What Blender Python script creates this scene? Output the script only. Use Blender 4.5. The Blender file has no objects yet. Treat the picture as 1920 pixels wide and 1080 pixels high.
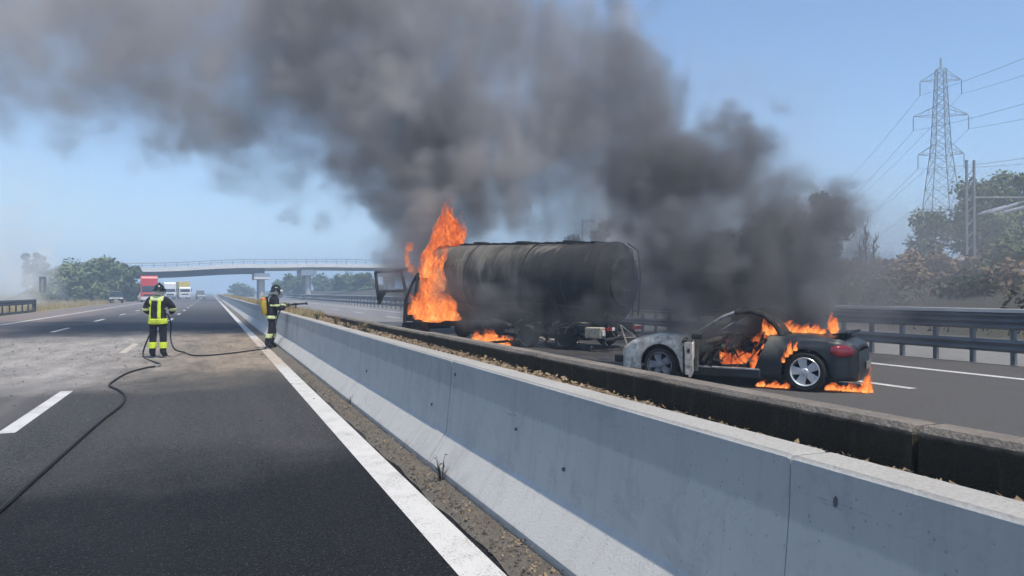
import bpy, bmesh, math, random
import numpy as np
from mathutils import Vector, Matrix

random.seed(7)
PI = math.pi
scene = bpy.context.scene
COL = scene.collection

# ------------------------------------------------------------------ camera, world, sun, exposure
FPX, HZ, EYE = 1400.0, 548.0, 1.6                 # focal length in photo pixels, horizon row, eye height
YAW = math.atan(565.0 / FPX)
ST, CT = math.sin(YAW), math.cos(YAW)
cam_d = bpy.data.cameras.new('camera')
cam = bpy.data.objects.new('camera', cam_d)
COL.objects.link(cam)
cam_d.sensor_width = 36.0
cam_d.lens = FPX / 1920.0 * 36.0
cam_d.clip_start, cam_d.clip_end = 0.05, 9000.0
cam.location = (0, 0, EYE)
cam.rotation_euler = (PI / 2 + math.atan(8 / FPX), 0, -YAW)
scene.camera = cam

SUN = Vector((0.105, -0.36, 0.93)).normalized()    # towards the sun: high, behind the camera, a little right
world = bpy.data.worlds.new('World')
scene.world = world
world.use_nodes = True
wn = world.node_tree
sky = wn.nodes.new('ShaderNodeTexSky')
sky.sky_type = 'NISHITA'
sky.sun_disc = False
sky.sun_elevation = math.asin(SUN.z)
sky.sun_rotation = math.atan2(SUN.x, SUN.y)
sky.air_density, sky.dust_density, sky.ozone_density = 1.0, 0.2, 4.0
bg = next(n for n in wn.nodes if n.type == 'BACKGROUND')
bg.inputs['Strength'].default_value = 0.136
wn.links.new(sky.outputs[0], bg.inputs['Color'])
sun_d = bpy.data.lights.new('sun', 'SUN')
sun_d.energy, sun_d.angle, sun_d.color = 3.9, math.radians(0.53), (1.0, 0.92, 0.79)
sun = bpy.data.objects.new('sun', sun_d)
COL.objects.link(sun)
sun.rotation_euler = SUN.to_track_quat('Z', 'Y').to_euler()
vs = scene.view_settings
vs.view_transform, vs.look, vs.exposure, vs.gamma = 'Standard', 'None', 0.35, 1.0
vs.use_curve_mapping = False
cy = scene.cycles
cy.max_bounces, cy.diffuse_bounces, cy.glossy_bounces = 4, 2, 2
cy.transparent_max_bounces, cy.volume_bounces = 24, 2
cy.volume_step_rate, cy.volume_max_steps = 1.0, 256
cy.use_adaptive_sampling, cy.adaptive_threshold = True, 0.03
cy.use_denoising = True
cy.sample_clamp_indirect = 4.0

# ------------------------------------------------------------------ helpers
def W(px, py, d):
    """photo pixel at depth d (metres along the view axis) -> point of the place"""
    lat = (px - 960.0) / FPX * d
    return Vector((d * ST + lat * CT, d * CT - lat * ST, EYE - (py - HZ) * d / FPX))

def G(px, py, z=0.0):
    """photo pixel on the level z -> point of the place"""
    return W(px, py, FPX * (EYE - z) / (py - HZ))

def lerp_table(tab, x):
    if x <= tab[0][0]: return tab[0][1]
    for (a, va), (b, vb) in zip(tab, tab[1:]):
        if x <= b: return va + (vb - va) * (x - a) / (b - a)
    return tab[-1][1]

def smooth_table(tab, x):
    if x <= tab[0][0]: return tab[0][1]
    for (a, va), (b, vb) in zip(tab, tab[1:]):
        if x <= b:
            k = (x - a) / (b - a); k = k * k * (3 - 2 * k)
            return va + (vb - va) * k
    return tab[-1][1]

def tag(o, label=None, cat=None, group=None, kind=None):
    if label: o['label'] = label
    if cat: o['category'] = cat
    if group: o['group'] = group
    if kind: o['kind'] = kind
    return o

def empty(name, loc, rz=0.0, rx=0.0, ry=0.0):
    o = bpy.data.objects.new(name, None)
    COL.objects.link(o)
    o.location = loc
    o.rotation_euler = (rx, ry, rz)
    o.empty_display_size = 0.2
    return o

def copy_tree(o, parent=None):
    c = o.copy(); COL.objects.link(c); c.parent = parent
    for ch in o.children: copy_tree(ch, c)
    return c

class MB:
    """collects verts and faces; build() links them as ONE mesh object"""
    def __init__(self): self.v, self.f = [], []
    def add(self, vs, fs):
        n = len(self.v)
        self.v += [tuple(p) for p in vs]
        self.f += [tuple(i + n for i in f) for f in fs]
        return self
    def box(self, c, s, rot=None, taper=1.0):
        c = Vector(c); hx, hy, hz = s[0] / 2, s[1] / 2, s[2] / 2
        ps = []
        for z in (-1, 1):
            k = taper if z > 0 else 1.0
            for x, y in ((-1, -1), (1, -1), (1, 1), (-1, 1)): ps.append(Vector((x * hx * k, y * hy * k, z * hz)))
        if rot is not None: ps = [rot @ p for p in ps]
        return self.add([p + c for p in ps], [(0, 3, 2, 1), (4, 5, 6, 7), (0, 1, 5, 4), (1, 2, 6, 5), (2, 3, 7, 6), (3, 0, 4, 7)])
    def tube(self, pts, r, n=8, cap=True):
        pts = [Vector(p) for p in pts]
        rs = r if isinstance(r, (list, tuple)) else [r] * len(pts)
        vs, fs = [], []
        up = Vector((0, 0, 1)); prev = None
        for i, p in enumerate(pts):
            t = (pts[min(i + 1, len(pts) - 1)] - pts[max(i - 1, 0)])
            if t.length < 1e-9: t = Vector((0, 0, 1))
            t.normalize()
            if prev is None:
                a = t.cross(up)
                if a.length < 1e-3: a = t.cross(Vector((1, 0, 0)))
            else: a = prev - t * prev.dot(t)
            if a.length < 1e-6: a = t.cross(Vector((1, 0, 0)))
            a.normalize(); prev = a; b = t.cross(a)
            for k in range(n):
                q = 2 * PI * k / n
                vs.append(p + a * math.cos(q) * rs[i] + b * math.sin(q) * rs[i])
        for i in range(len(pts) - 1):
            for k in range(n):
                k2 = (k + 1) % n
                fs.append((i * n + k, i * n + k2, (i + 1) * n + k2, (i + 1) * n + k))
        if cap:
            fs.append(tuple(range(n - 1, -1, -1)))
            fs.append(tuple((len(pts) - 1) * n + k for k in range(n)))
        return self.add(vs, fs)
    def bar(self, a, b, w, h=None):
        """square bar from a to b"""
        a, b = Vector(a), Vector(b); h = h or w
        t = (b - a); L = t.length; t.normalize()
        s = t.cross(Vector((0, 0, 1)))
        if s.length < 1e-3: s = Vector((1, 0, 0))
        s.normalize(); u = s.cross(t)
        vs = []
        for p in (a, b):
            for i, j in ((-1, -1), (1, -1), (1, 1), (-1, 1)): vs.append(p + s * i * w / 2 + u * j * h / 2)
        return self.add(vs, [(0, 1, 2, 3), (7, 6, 5, 4), (0, 4, 5, 1), (1, 5, 6, 2), (2, 6, 7, 3), (3, 7, 4, 0)])
    def lathe(self, prof, axis='Y', n=24, c=(0, 0, 0), caps=True):
        """prof: list of (along, radius)"""
        vs, fs = [], []
        for a, r in prof:
            for k in range(n):
                q = 2 * PI * k / n
                x, y = math.cos(q) * r, math.sin(q) * r
                p = {'X': (a, x, y), 'Y': (y, a, x), 'Z': (x, y, a)}[axis]
                vs.append(Vector(p) + Vector(c))
        for i in range(len(prof) - 1):
            for k in range(n):
                k2 = (k + 1) % n
                fs.append((i * n + k, i * n + k2, (i + 1) * n + k2, (i + 1) * n + k))
        if caps:
            fs.append(tuple(range(n - 1, -1, -1)))
            fs.append(tuple((len(prof) - 1) * n + k for k in range(n)))
        return self.add(vs, fs)
    def grid(self, rows):
        """rows: list of equal lists of points"""
        m = len(rows[0]); vs = [p for r in rows for p in r]; fs = []
        for i in range(len(rows) - 1):
            for j in range(m - 1):
                fs.append((i * m + j, i * m + j + 1, (i + 1) * m + j + 1, (i + 1) * m + j))
        return self.add(vs, fs)
    def prism(self, poly, z0, z1):
        """xy polygon extruded in z"""
        n = len(poly)
        vs = [(x, y, z0) for x, y in poly] + [(x, y, z1) for x, y in poly]
        fs = [tuple(range(n - 1, -1, -1)), tuple(range(n, 2 * n))] + [(i, (i + 1) % n, n + (i + 1) % n, n + i) for i in range(n)]
        return self.add(vs, fs)
    def ball(self, c, r, n=10, m=6):
        c = Vector(c); r = r if isinstance(r, (tuple, list)) else (r, r, r)
        vs = [c + Vector((0, 0, -r[2]))]; fs = []
        for i in range(1, m):
            a = -PI / 2 + PI * i / m
            for k in range(n):
                q = 2 * PI * k / n
                vs.append(c + Vector((math.cos(a) * math.cos(q) * r[0], math.cos(a) * math.sin(q) * r[1], math.sin(a) * r[2])))
        vs.append(c + Vector((0, 0, r[2])))
        for k in range(n): fs.append((0, 1 + (k + 1) % n, 1 + k))
        for i in range(m - 2):
            for k in range(n):
                fs.append((1 + i * n + k, 1 + i * n + (k + 1) % n, 1 + (i + 1) * n + (k + 1) % n, 1 + (i + 1) * n + k))
        e = len(vs) - 1
        for k in range(n): fs.append((e, 1 + (m - 2) * n + k, 1 + (m - 2) * n + (k + 1) % n))
        return self.add(vs, fs)
    def build(self, name, mat, parent=None, smooth=False, bevel=0.0):
        me = bpy.data.meshes.new(name)
        me.from_pydata(self.v, [], self.f)
        me.validate(); me.update()
        if smooth:
            me.polygons.foreach_set('use_smooth', [True] * len(me.polygons))
            try: me.set_sharp_from_angle(angle=math.radians(42))
            except Exception: pass
        o = bpy.data.objects.new(name, me)
        COL.objects.link(o)
        if mat: me.materials.append(mat)
        if parent is not None: o.parent = parent
        if bevel:
            b = o.modifiers.new('bevel', 'BEVEL'); b.width, b.segments, b.limit_method = bevel, 2, 'ANGLE'
        return o

def share(name, src, parent=None, loc=None, rot=None):
    o = bpy.data.objects.new(name, src.data)
    COL.objects.link(o)
    if parent is not None: o.parent = parent
    if loc is not None: o.location = loc
    if rot is not None: o.rotation_euler = rot
    return o

class MT:
    """small node-material builder"""
    def __init__(self, name, rough=0.8, metal=0.0, spec=0.3):
        self.m = bpy.data.materials.new(name); self.m.use_nodes = True
        self.nt = self.m.node_tree; self.L = self.nt.links
        self.b = next(n for n in self.nt.nodes if n.type == 'BSDF_PRINCIPLED')
        self.out = next(n for n in self.nt.nodes if n.type == 'OUTPUT_MATERIAL')
        self.b.inputs['Roughness'].default_value = rough
        self.b.inputs['Metallic'].default_value = metal
        self.b.inputs['Specular IOR Level'].default_value = spec
    def n(self, t): return self.nt.nodes.new(t)
    def put(self, sock, v):
        if isinstance(v, bpy.types.NodeSocket): self.L.new(v, sock)
        elif isinstance(v, (tuple, list)) and len(v) == 3 and sock.type == 'RGBA': sock.default_value = (*v, 1)
        else: sock.default_value = v
    def pos(self): return self.n('ShaderNodeNewGeometry').outputs['Position']
    def obj(self): return self.n('ShaderNodeTexCoord').outputs['Object']
    def rnd(self): return self.n('ShaderNodeObjectInfo').outputs['Random']
    def scale(self, vec, s):
        k = self.n('ShaderNodeVectorMath'); k.operation = 'MULTIPLY'
        self.put(k.inputs[0], vec); k.inputs[1].default_value = s
        return k.outputs[0]
    def noise(self, vec, scale, detail=4, rough=0.55, dist=0.0):
        k = self.n('ShaderNodeTexNoise')
        self.put(k.inputs['Vector'], vec)
        k.inputs['Scale'].default_value, k.inputs['Detail'].default_value = scale, detail
        k.inputs['Roughness'].default_value, k.inputs['Distortion'].default_value = rough, dist
        return k.outputs['Fac']
    def voro(self, vec, scale, feat='F1'):
        k = self.n('ShaderNodeTexVoronoi'); k.feature = feat
        self.put(k.inputs['Vector'], vec); k.inputs['Scale'].default_value = scale
        return k.outputs['Distance'], k.outputs.get('Color')
    def ramp(self, fac, stops):
        k = self.n('ShaderNodeValToRGB'); e = k.color_ramp.elements
        while len(e) < len(stops): e.new(0.5)
        for s, (p, c) in zip(e, stops):
            s.position = p; s.color = (c, c, c, 1) if isinstance(c, (int, float)) else (*c, 1)
        self.put(k.inputs[0], fac)
        return k.outputs[0]
    def math(self, op, a, b=0.0, c=0.0, clamp=False):
        k = self.n('ShaderNodeMath'); k.operation = op; k.use_clamp = clamp
        for i, v in enumerate((a, b, c)): self.put(k.inputs[i], v)
        return k.outputs[0]
    def mix(self, f, a, b, mode='MIX'):
        k = self.n('ShaderNodeMix'); k.data_type = 'RGBA'; k.blend_type = mode
        self.put(k.inputs[0], f); self.put(k.inputs[6], a); self.put(k.inputs[7], b)
        return k.outputs[2]
    def xyz(self, v):
        k = self.n('ShaderNodeSeparateXYZ'); self.put(k.inputs[0], v)
        return k.outputs
    def sstep(self, x, a, b):
        k = self.n('ShaderNodeMapRange'); k.interpolation_type = 'SMOOTHSTEP'
        self.put(k.inputs[0], x); k.inputs[1].default_value = a; k.inputs[2].default_value = b
        return k.outputs[0]
    def color(self, c): self.put(self.b.inputs['Base Color'], c); return self
    def rough(self, c): self.put(self.b.inputs['Roughness'], c); return self
    def bump(self, h, s=0.4, d=0.02):
        k = self.n('ShaderNodeBump'); k.inputs['Strength'].default_value = s; k.inputs['Distance'].default_value = d
        self.put(k.inputs['Height'], h); self.L.new(k.outputs[0], self.b.inputs['Normal'])
        return self

def plain(name, c, rough=0.7, metal=0.0, var=0.25, scale=6.0, spec=0.3):
    """a colour with uneven dirt on it"""
    t = MT(name, rough, metal, spec)
    f = t.noise(t.obj(), scale, 5, 0.6)
    t.color(t.mix(t.ramp(f, [(0.3, 0.0), (0.75, 1.0)]), tuple(x * (1 - var) for x in c), tuple(min(1, x * (1 + var)) for x in c)))
    t.rough(t.math('ADD', t.math('MULTIPLY', f, 0.2), rough - 0.1))
    return t.m

# ------------------------------------------------------------------ materials
M = {}
def asphalt(name, far=False):
    t = MT(name, 0.9, 0, 0.1)
    p = t.pos(); x, y, _z = t.xyz(p)
    fine = t.math('ADD', t.math('MULTIPLY', t.noise(p, 48, 2, 0.8), 0.6), t.math('MULTIPLY', t.noise(p, 15, 4, 0.8), 0.4))
    stone = t.voro(p, 70)[0]
    big = t.noise(p, 0.35, 5, 0.6)
    streak = t.noise(t.scale(p, (1.6, 0.07, 1.0)), 1.0, 5, 0.6)
    base = t.ramp(fine, [(0.38, (0.010, 0.011, 0.014)), (0.51, (0.046, 0.047, 0.051)), (0.64, (0.15, 0.15, 0.153))])
    spk = t.math('LESS_THAN', t.noise(p, 62, 1, 0.5), 0.33)
    base = t.mix(t.math('MULTIPLY', spk, 0.8), base, (0.26, 0.26, 0.25))
    wear = t.math('ADD', t.math('MULTIPLY', streak, 0.9), t.math('MULTIPLY', big, 0.5))
    base = t.mix(t.ramp(wear, [(0.45, 0.0), (0.95, 0.6)]), base, (0.092, 0.090, 0.089))
    if not far:
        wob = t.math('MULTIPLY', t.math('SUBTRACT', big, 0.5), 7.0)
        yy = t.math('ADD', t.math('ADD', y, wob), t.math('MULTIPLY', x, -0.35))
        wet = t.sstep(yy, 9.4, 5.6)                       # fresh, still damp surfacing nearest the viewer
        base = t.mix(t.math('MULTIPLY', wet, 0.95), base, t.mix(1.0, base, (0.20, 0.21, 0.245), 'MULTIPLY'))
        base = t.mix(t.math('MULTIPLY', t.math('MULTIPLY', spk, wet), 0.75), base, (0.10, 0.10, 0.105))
        pale = t.math('MULTIPLY', t.math('MULTIPLY', t.sstep(x, -1.9, -2.7), t.sstep(yy, 6, 12)), t.ramp(streak, [(0.3, 0.15), (0.7, 0.6)]))
        base = t.mix(pale, base, (0.22, 0.21, 0.205))
        band = t.math('MULTIPLY', t.sstep(yy, 29, 33), t.sstep(yy, 66, 50))   # smoke shade painted dark blue over a long wet stretch beyond the men
        base = t.mix(t.math('MULTIPLY', band, 0.75), base, (0.030, 0.034, 0.046))
        dn = t.math('ADD', t.math('MULTIPLY', t.noise(t.scale(p, (1.0, 0.32, 1.0)), 1.5, 6, 0.72), 0.72), t.math('MULTIPLY', t.noise(t.scale(p, (1.0, 0.5, 1.0)), 11, 4, 0.8), 0.28))
        dz = t.math('MULTIPLY', t.sstep(yy, 13.0, 17.5), t.sstep(yy, 36.0, 28.0))
        dz = t.math('MULTIPLY', dz, t.math('ADD', t.math('MULTIPLY', t.math('SUBTRACT', 1.0, t.sstep(x, -2.2, 0.4)), 0.95), t.math('MULTIPLY', t.sstep(x, -1.8, 0.6), 0.8)))
        dust = t.math('MULTIPLY', dz, t.ramp(dn, [(0.30, 0.12), (0.62, 1.0)]))
        base = t.mix(t.math('MULTIPLY', dust, 0.92), base, t.mix(t.sstep(x, -2.6, 0.6), (0.44, 0.41, 0.385), (0.48, 0.385, 0.285)))
        side = t.math('MULTIPLY', t.sstep(x, -6.5, -10.0), 0.8)
        base = t.mix(side, base, (0.26, 0.21, 0.19))
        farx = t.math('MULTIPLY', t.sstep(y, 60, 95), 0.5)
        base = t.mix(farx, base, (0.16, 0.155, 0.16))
        t.rough(t.math('SUBTRACT', 0.88, t.math('MULTIPLY', t.math('MAXIMUM', wet, band), 0.12)))
    else:
        dn = t.noise(t.scale(p, (1.0, 0.25, 1.0)), 0.9, 6, 0.7)
        soot = t.math('MULTIPLY', t.math('MULTIPLY', t.sstep(y, 14, 17), t.sstep(y, 32, 27)), t.ramp(dn, [(0.25, 0.3), (0.6, 1.0)]))
        base = t.mix(0.45, base, (0.150, 0.140, 0.132))
        base = t.mix(t.math('MULTIPLY', soot, 0.75), base, (0.035, 0.034, 0.034))
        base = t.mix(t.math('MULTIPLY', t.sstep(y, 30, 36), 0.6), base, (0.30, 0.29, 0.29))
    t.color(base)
    t.bump(t.math('ADD', fine, t.math('MULTIPLY', stone, 0.7)), 0.8, 0.02)
    return t.m
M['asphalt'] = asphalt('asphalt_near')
M['asphalt_far'] = asphalt('asphalt_far', True)

def paint():
    t = MT('road_paint', 0.6)
    p = t.pos(); x, y, _z = t.xyz(p)
    a = t.noise(p, 55, 4, 0.75); b = t.noise(p, 3.0, 4, 0.6)
    worn = t.ramp(t.math('ADD', t.math('MULTIPLY', a, 0.8), t.math('MULTIPLY', b, 0.35)), [(0.44, 1.0), (0.54, 0.0)])
    c = t.mix(b, (0.50, 0.495, 0.48), (0.64, 0.63, 0.61))
    c = t.mix(worn, c, (0.22, 0.21, 0.20))
    dust = t.math('MULTIPLY', t.math('MULTIPLY', t.sstep(y, 15.5, 18), t.sstep(y, 29, 25)), t.ramp(b, [(0.3, 0.35), (0.6, 0.9)]))
    c = t.mix(dust, c, (0.42, 0.34, 0.26))
    t.color(c); t.bump(a, 0.3, 0.004)
    return t.m
M['paint'] = paint()

def concrete(name, tint=(0.545, 0.53, 0.50)):
    t = MT(name, 0.85)
    p = t.pos(); x, y, z = t.xyz(p)
    big = t.noise(p, 1.1, 5, 0.6)
    drip = t.noise(t.scale(p, (1.0, 9.0, 0.5)), 1.0, 5, 0.65)
    fine = t.noise(p, 60, 3, 0.6)
    c = t.mix(big, tuple(k * 0.86 for k in tint), tuple(min(1, k * 1.12) for k in tint))
    c = t.mix(t.ramp(drip, [(0.50, 0.0), (0.80, 0.34)]), c, tuple(k * 0.5 for k in tint))
    patch = t.noise(p, 2.6, 6, 0.75, 0.6)
    c = t.mix(t.ramp(patch, [(0.52, 0.0), (0.60, 0.28), (0.75, 0.42)]), c, tuple(k * 0.62 for k in tint))
    scuff = t.noise(t.scale(p, (1.0, 0.7, 7.0)), 2.4, 5, 0.7, 1.5)
    c = t.mix(t.ramp(scuff, [(0.66, 0.0), (0.70, 0.5), (0.80, 0.55)]), c, (0.20, 0.195, 0.19))
    c = t.mix(t.ramp(t.noise(t.scale(p, (1, 5, 0.4)), 1.7, 4, 0.6), [(0.58, 0.0), (0.78, 0.18)]), c, (0.66, 0.66, 0.65))
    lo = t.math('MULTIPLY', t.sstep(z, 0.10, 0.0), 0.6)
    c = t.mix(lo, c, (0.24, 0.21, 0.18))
    # the upper third of the face, tinted darker and bluer
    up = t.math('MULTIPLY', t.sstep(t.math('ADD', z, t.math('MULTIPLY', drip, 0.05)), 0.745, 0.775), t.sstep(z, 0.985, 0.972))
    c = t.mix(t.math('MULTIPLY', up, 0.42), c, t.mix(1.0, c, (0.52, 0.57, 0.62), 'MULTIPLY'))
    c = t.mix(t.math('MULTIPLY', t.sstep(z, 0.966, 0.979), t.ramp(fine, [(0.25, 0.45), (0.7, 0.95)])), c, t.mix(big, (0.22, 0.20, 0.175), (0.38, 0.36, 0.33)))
    pits = t.math('LESS_THAN', t.voro(p, 22)[0], 0.11)
    c = t.mix(t.math('MULTIPLY', pits, 0.5), c, (0.17, 0.17, 0.17))
    run = t.noise(t.scale(p, (1.0, 3.2, 0.22)), 1.0, 5, 0.7, 0.5)
    c = t.mix(t.math('MULTIPLY', t.ramp(run, [(0.60, 0.0), (0.70, 0.5)]), t.sstep(z, 0.35, 0.9)), c, tuple(k * 0.55 for k in tint))
    rust = t.math('MULTIPLY', t.ramp(t.noise(p, 4.5, 5, 0.75), [(0.56, 0.0), (0.68, 0.6)]), t.sstep(z, 0.16, 0.02))
    c = t.mix(rust, c, (0.16, 0.10, 0.06))
    t.color(c); t.bump(t.math('ADD', fine, t.math('MULTIPLY', big, 2.0)), 0.35, 0.012)
    return t.m
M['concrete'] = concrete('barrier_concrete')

def mossy():
    t = MT('mossy_concrete', 0.95)
    p = t.pos(); x, y, z = t.xyz(p)
    a = t.noise(p, 2.5, 6, 0.7); b = t.noise(t.scale(p, (1, 6, 1.2)), 2.2, 5, 0.6); f = t.noise(p, 45, 3, 0.7)
    dark = t.mix(a, (0.014, 0.014, 0.011), (0.055, 0.050, 0.033))
    dark = t.mix(t.ramp(b, [(0.55, 0.0), (0.8, 0.8)]), dark, (0.10, 0.085, 0.06))
    top = t.mix(t.ramp(t.math('ADD', t.math('MULTIPLY', a, 0.6), t.math('MULTIPLY', f, 0.4)), [(0.3, 0.0), (0.7, 1.0)]), (0.10, 0.088, 0.075), (0.30, 0.26, 0.22))
    c = t.mix(t.sstep(t.math('ADD', z, t.math('MULTIPLY', t.math('SUBTRACT', a, 0.5), 0.06)), 0.935, 0.972), dark, top)
    t.color(c); t.bump(t.math('ADD', a, f), 0.6, 0.03)
    return t.m
M['mossy'] = mossy()

def soil(name, c0, c1, sc=3.0):
    t = MT(name, 0.95)
    p = t.pos(); a = t.noise(p, sc, 6, 0.7); f = t.noise(p, sc * 18, 4, 0.7)
    c = t.mix(t.ramp(a, [(0.3, 0.0), (0.7, 1.0)]), c0, c1)
    c = t.mix(t.ramp(f, [(0.35, 0.0), (0.7, 0.8)]), c, tuple(k * 0.35 for k in c0))
    t.color(c); t.bump(t.math('ADD', f, a), 0.8, 0.03)
    return t.m
M['soil'] = soil('median_soil', (0.20, 0.15, 0.10), (0.36, 0.27, 0.18))
M['gravel'] = soil('gutter_grit', (0.17, 0.15, 0.125), (0.27, 0.24, 0.205), 5.0)
M['field'] = soil('dry_field', (0.36, 0.29, 0.16), (0.24, 0.22, 0.10), 0.15)
def bank_mat():
    t = MT('dry_bank', 0.95)
    p = t.pos(); x, y, z = t.xyz(p); a = t.noise(p, 0.35, 6, 0.7); f = t.noise(p, 5.0, 4, 0.7)
    c = t.mix(t.ramp(a, [(0.3, 0.0), (0.7, 1.0)]), (0.085, 0.075, 0.058), (0.055, 0.058, 0.042))
    c = t.mix(t.ramp(f, [(0.4, 0.0), (0.7, 0.6)]), c, (0.045, 0.042, 0.034))
    lo = t.sstep(t.math('ADD', x, t.math('MULTIPLY', a, 2.0)), 23.4, 21.6)      # pale ballast track along the foot
    c = t.mix(lo, c, t.mix(f, (0.13, 0.125, 0.12), (0.25, 0.245, 0.235)))
    t.color(c); t.bump(t.math('ADD', f, a), 0.8, 0.05)
    return t.m
M['bank'] = bank_mat()

def leafmat(name, c0, c1, c2=None):
    t = MT(name, 0.75, 0, 0.2)
    r = t.noise(t.pos(), 0.55, 3, 0.6); q = t.noise(t.pos(), 3.5, 2, 0.6)
    c = t.mix(t.ramp(r, [(0.35, 0.0), (0.65, 1.0)]), c0, c1)
    c = t.mix(t.ramp(q, [(0.45, 0.0), (0.75, 0.7)]), c, c2 or tuple(k * 1.5 for k in c1))
    t.color(c)
    return t.m
M['leaf'] = leafmat('leaf_green', (0.045, 0.075, 0.03), (0.10, 0.14, 0.05), (0.18, 0.21, 0.09))
M['leaf_dark'] = leafmat('leaf_dark', (0.018, 0.032, 0.018), (0.035, 0.055, 0.028))
M['leaf_pale'] = leafmat('leaf_pale', (0.09, 0.125, 0.06), (0.18, 0.215, 0.10), (0.28, 0.31, 0.17))
M['leaf_dry'] = leafmat('leaf_dry', (0.17, 0.115, 0.07), (0.25, 0.18, 0.11), (0.32, 0.25, 0.16))
M['grass_dry'] = leafmat('grass_dry', (0.34, 0.26, 0.13), (0.42, 0.34, 0.19), (0.50, 0.42, 0.26))
M['litter'] = leafmat('leaf_litter', (0.14, 0.10, 0.06), (0.27, 0.195, 0.12), (0.44, 0.36, 0.25))
M['scrub'] = leafmat('scrub', (0.11, 0.092, 0.068), (0.075, 0.075, 0.05), (0.15, 0.125, 0.09))
M['bark'] = plain('bark', (0.075, 0.06, 0.045), 0.95, var=0.4)

M['galv'] = plain('galvanised_steel', (0.30, 0.31, 0.32), 0.5, 0.55, 0.25, 3.0)
M['pylon'] = plain('pylon_steel', (0.27, 0.28, 0.29), 0.6, 0.3, 0.2, 0.5)
M['wire'] = plain('wire', (0.05, 0.055, 0.06), 0.5, 0.3)
M['white_paint'] = plain('white_paint', (0.72, 0.73, 0.73), 0.4, 0, 0.08)
M['red_paint'] = plain('red_paint', (0.55, 0.035, 0.035), 0.35, 0, 0.15)
M['yellow_paint'] = plain('yellow_paint', (0.62, 0.48, 0.10), 0.4, 0, 0.15)
M['navy_paint'] = plain('navy_paint', (0.025, 0.035, 0.06), 0.3, 0, 0.2)
M['grey_paint'] = plain('grey_paint', (0.22, 0.25, 0.30), 0.35, 0, 0.2)
M['glass_dark'] = plain('dark_glass', (0.012, 0.016, 0.02), 0.08, 0, 0.1, spec=0.6)
M['rubber'] = plain('rubber', (0.018, 0.018, 0.019), 0.85, 0, 0.3)
M['black'] = plain('black_plastic', (0.014, 0.014, 0.015), 0.55, 0, 0.3)
M['charred'] = plain('charred_metal', (0.035, 0.034, 0.034), 0.85, 0.1, 0.6, 9.0)
M['charred_pale'] = plain('scorched_metal', (0.20, 0.185, 0.165), 0.85, 0.1, 0.5, 7.0)
M['rim'] = plain('alloy_rim', (0.70, 0.71, 0.73), 0.3, 0.55, 0.12, 12.0)
M['rim_burnt'] = plain('burnt_rim', (0.30, 0.30, 0.31), 0.7, 0.3, 0.5, 12.0)
M['bridge'] = plain('bridge_concrete', (0.46, 0.45, 0.44), 0.85, 0, 0.12, 0.3)
M['bridge_white'] = plain('bridge_white', (0.74, 0.74, 0.73), 0.8, 0, 0.08, 0.4)
M['girder'] = plain('bridge_girder', (0.075, 0.10, 0.145), 0.7, 0.1, 0.2, 0.4)
M['rail_grey'] = plain('railing', (0.30, 0.31, 0.33), 0.7, 0.2, 0.2, 0.5)
M['turnout'] = plain('turnout_cloth', (0.016, 0.017, 0.026), 0.9, 0, 0.4, 14.0)
def cloth(name, c):
    t = MT(name, 0.92)
    p = t.obj(); f = t.noise(t.scale(p, (9, 9, 4)), 1.0, 5, 0.65, 1.2); g = t.noise(p, 5, 4, 0.7)
    k = t.mix(t.ramp(f, [(0.35, 0.0), (0.7, 1.0)]), tuple(q * 0.5 for q in c), tuple(q * 1.7 for q in c))
    t.color(t.mix(t.ramp(g, [(0.5, 0.0), (0.75, 0.35)]), k, (0.10, 0.09, 0.075))); t.bump(f, 1.0, 0.06)
    return t.m
M['turnout'] = cloth('turnout_cloth', (0.017, 0.018, 0.027))
M['trouser'] = cloth('trouser_cloth', (0.019, 0.019, 0.031))
M['trouser_old'] = plain('trouser_cloth', (0.018, 0.018, 0.030), 0.92, 0, 0.4, 14.0)
M['hivis'] = plain('hivis_yellow', (0.66, 0.78, 0.06), 0.7, 0, 0.15, 20.0)
M['hivis_pale'] = plain('hivis_pale', (0.62, 0.70, 0.34), 0.7, 0, 0.15, 20.0)
M['helmet'] = plain('helmet_shell', (0.012, 0.020, 0.020), 0.22, 0, 0.2, spec=0.6)
M['silver'] = plain('reflective_silver', (0.62, 0.63, 0.62), 0.4, 0.2, 0.12)
M['skin'] = plain('skin', (0.42, 0.26, 0.19), 0.6, 0, 0.1)
M['glove'] = plain('glove_leather', (0.10, 0.085, 0.06), 0.8, 0, 0.3, 20.0)
M['cyl_yellow'] = plain('air_cylinder_yellow', (0.48, 0.36, 0.06), 0.5, 0, 0.2)
M['hose'] = plain('hose_rubber', (0.020, 0.020, 0.021), 0.75, 0, 0.3)
M['tail_red'] = plain('tail_lens', (0.20, 0.012, 0.022), 0.12, 0, 0.25, spec=0.7)
M['lamp'] = plain('lamp_lens', (0.75, 0.74, 0.70), 0.2, 0, 0.1)
M['ceramic'] = plain('insulator', (0.78, 0.78, 0.80), 0.3, 0, 0.06)
M['green_scrap'] = plain('green_scrap', (0.07, 0.12, 0.09), 0.7, 0, 0.4)

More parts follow.
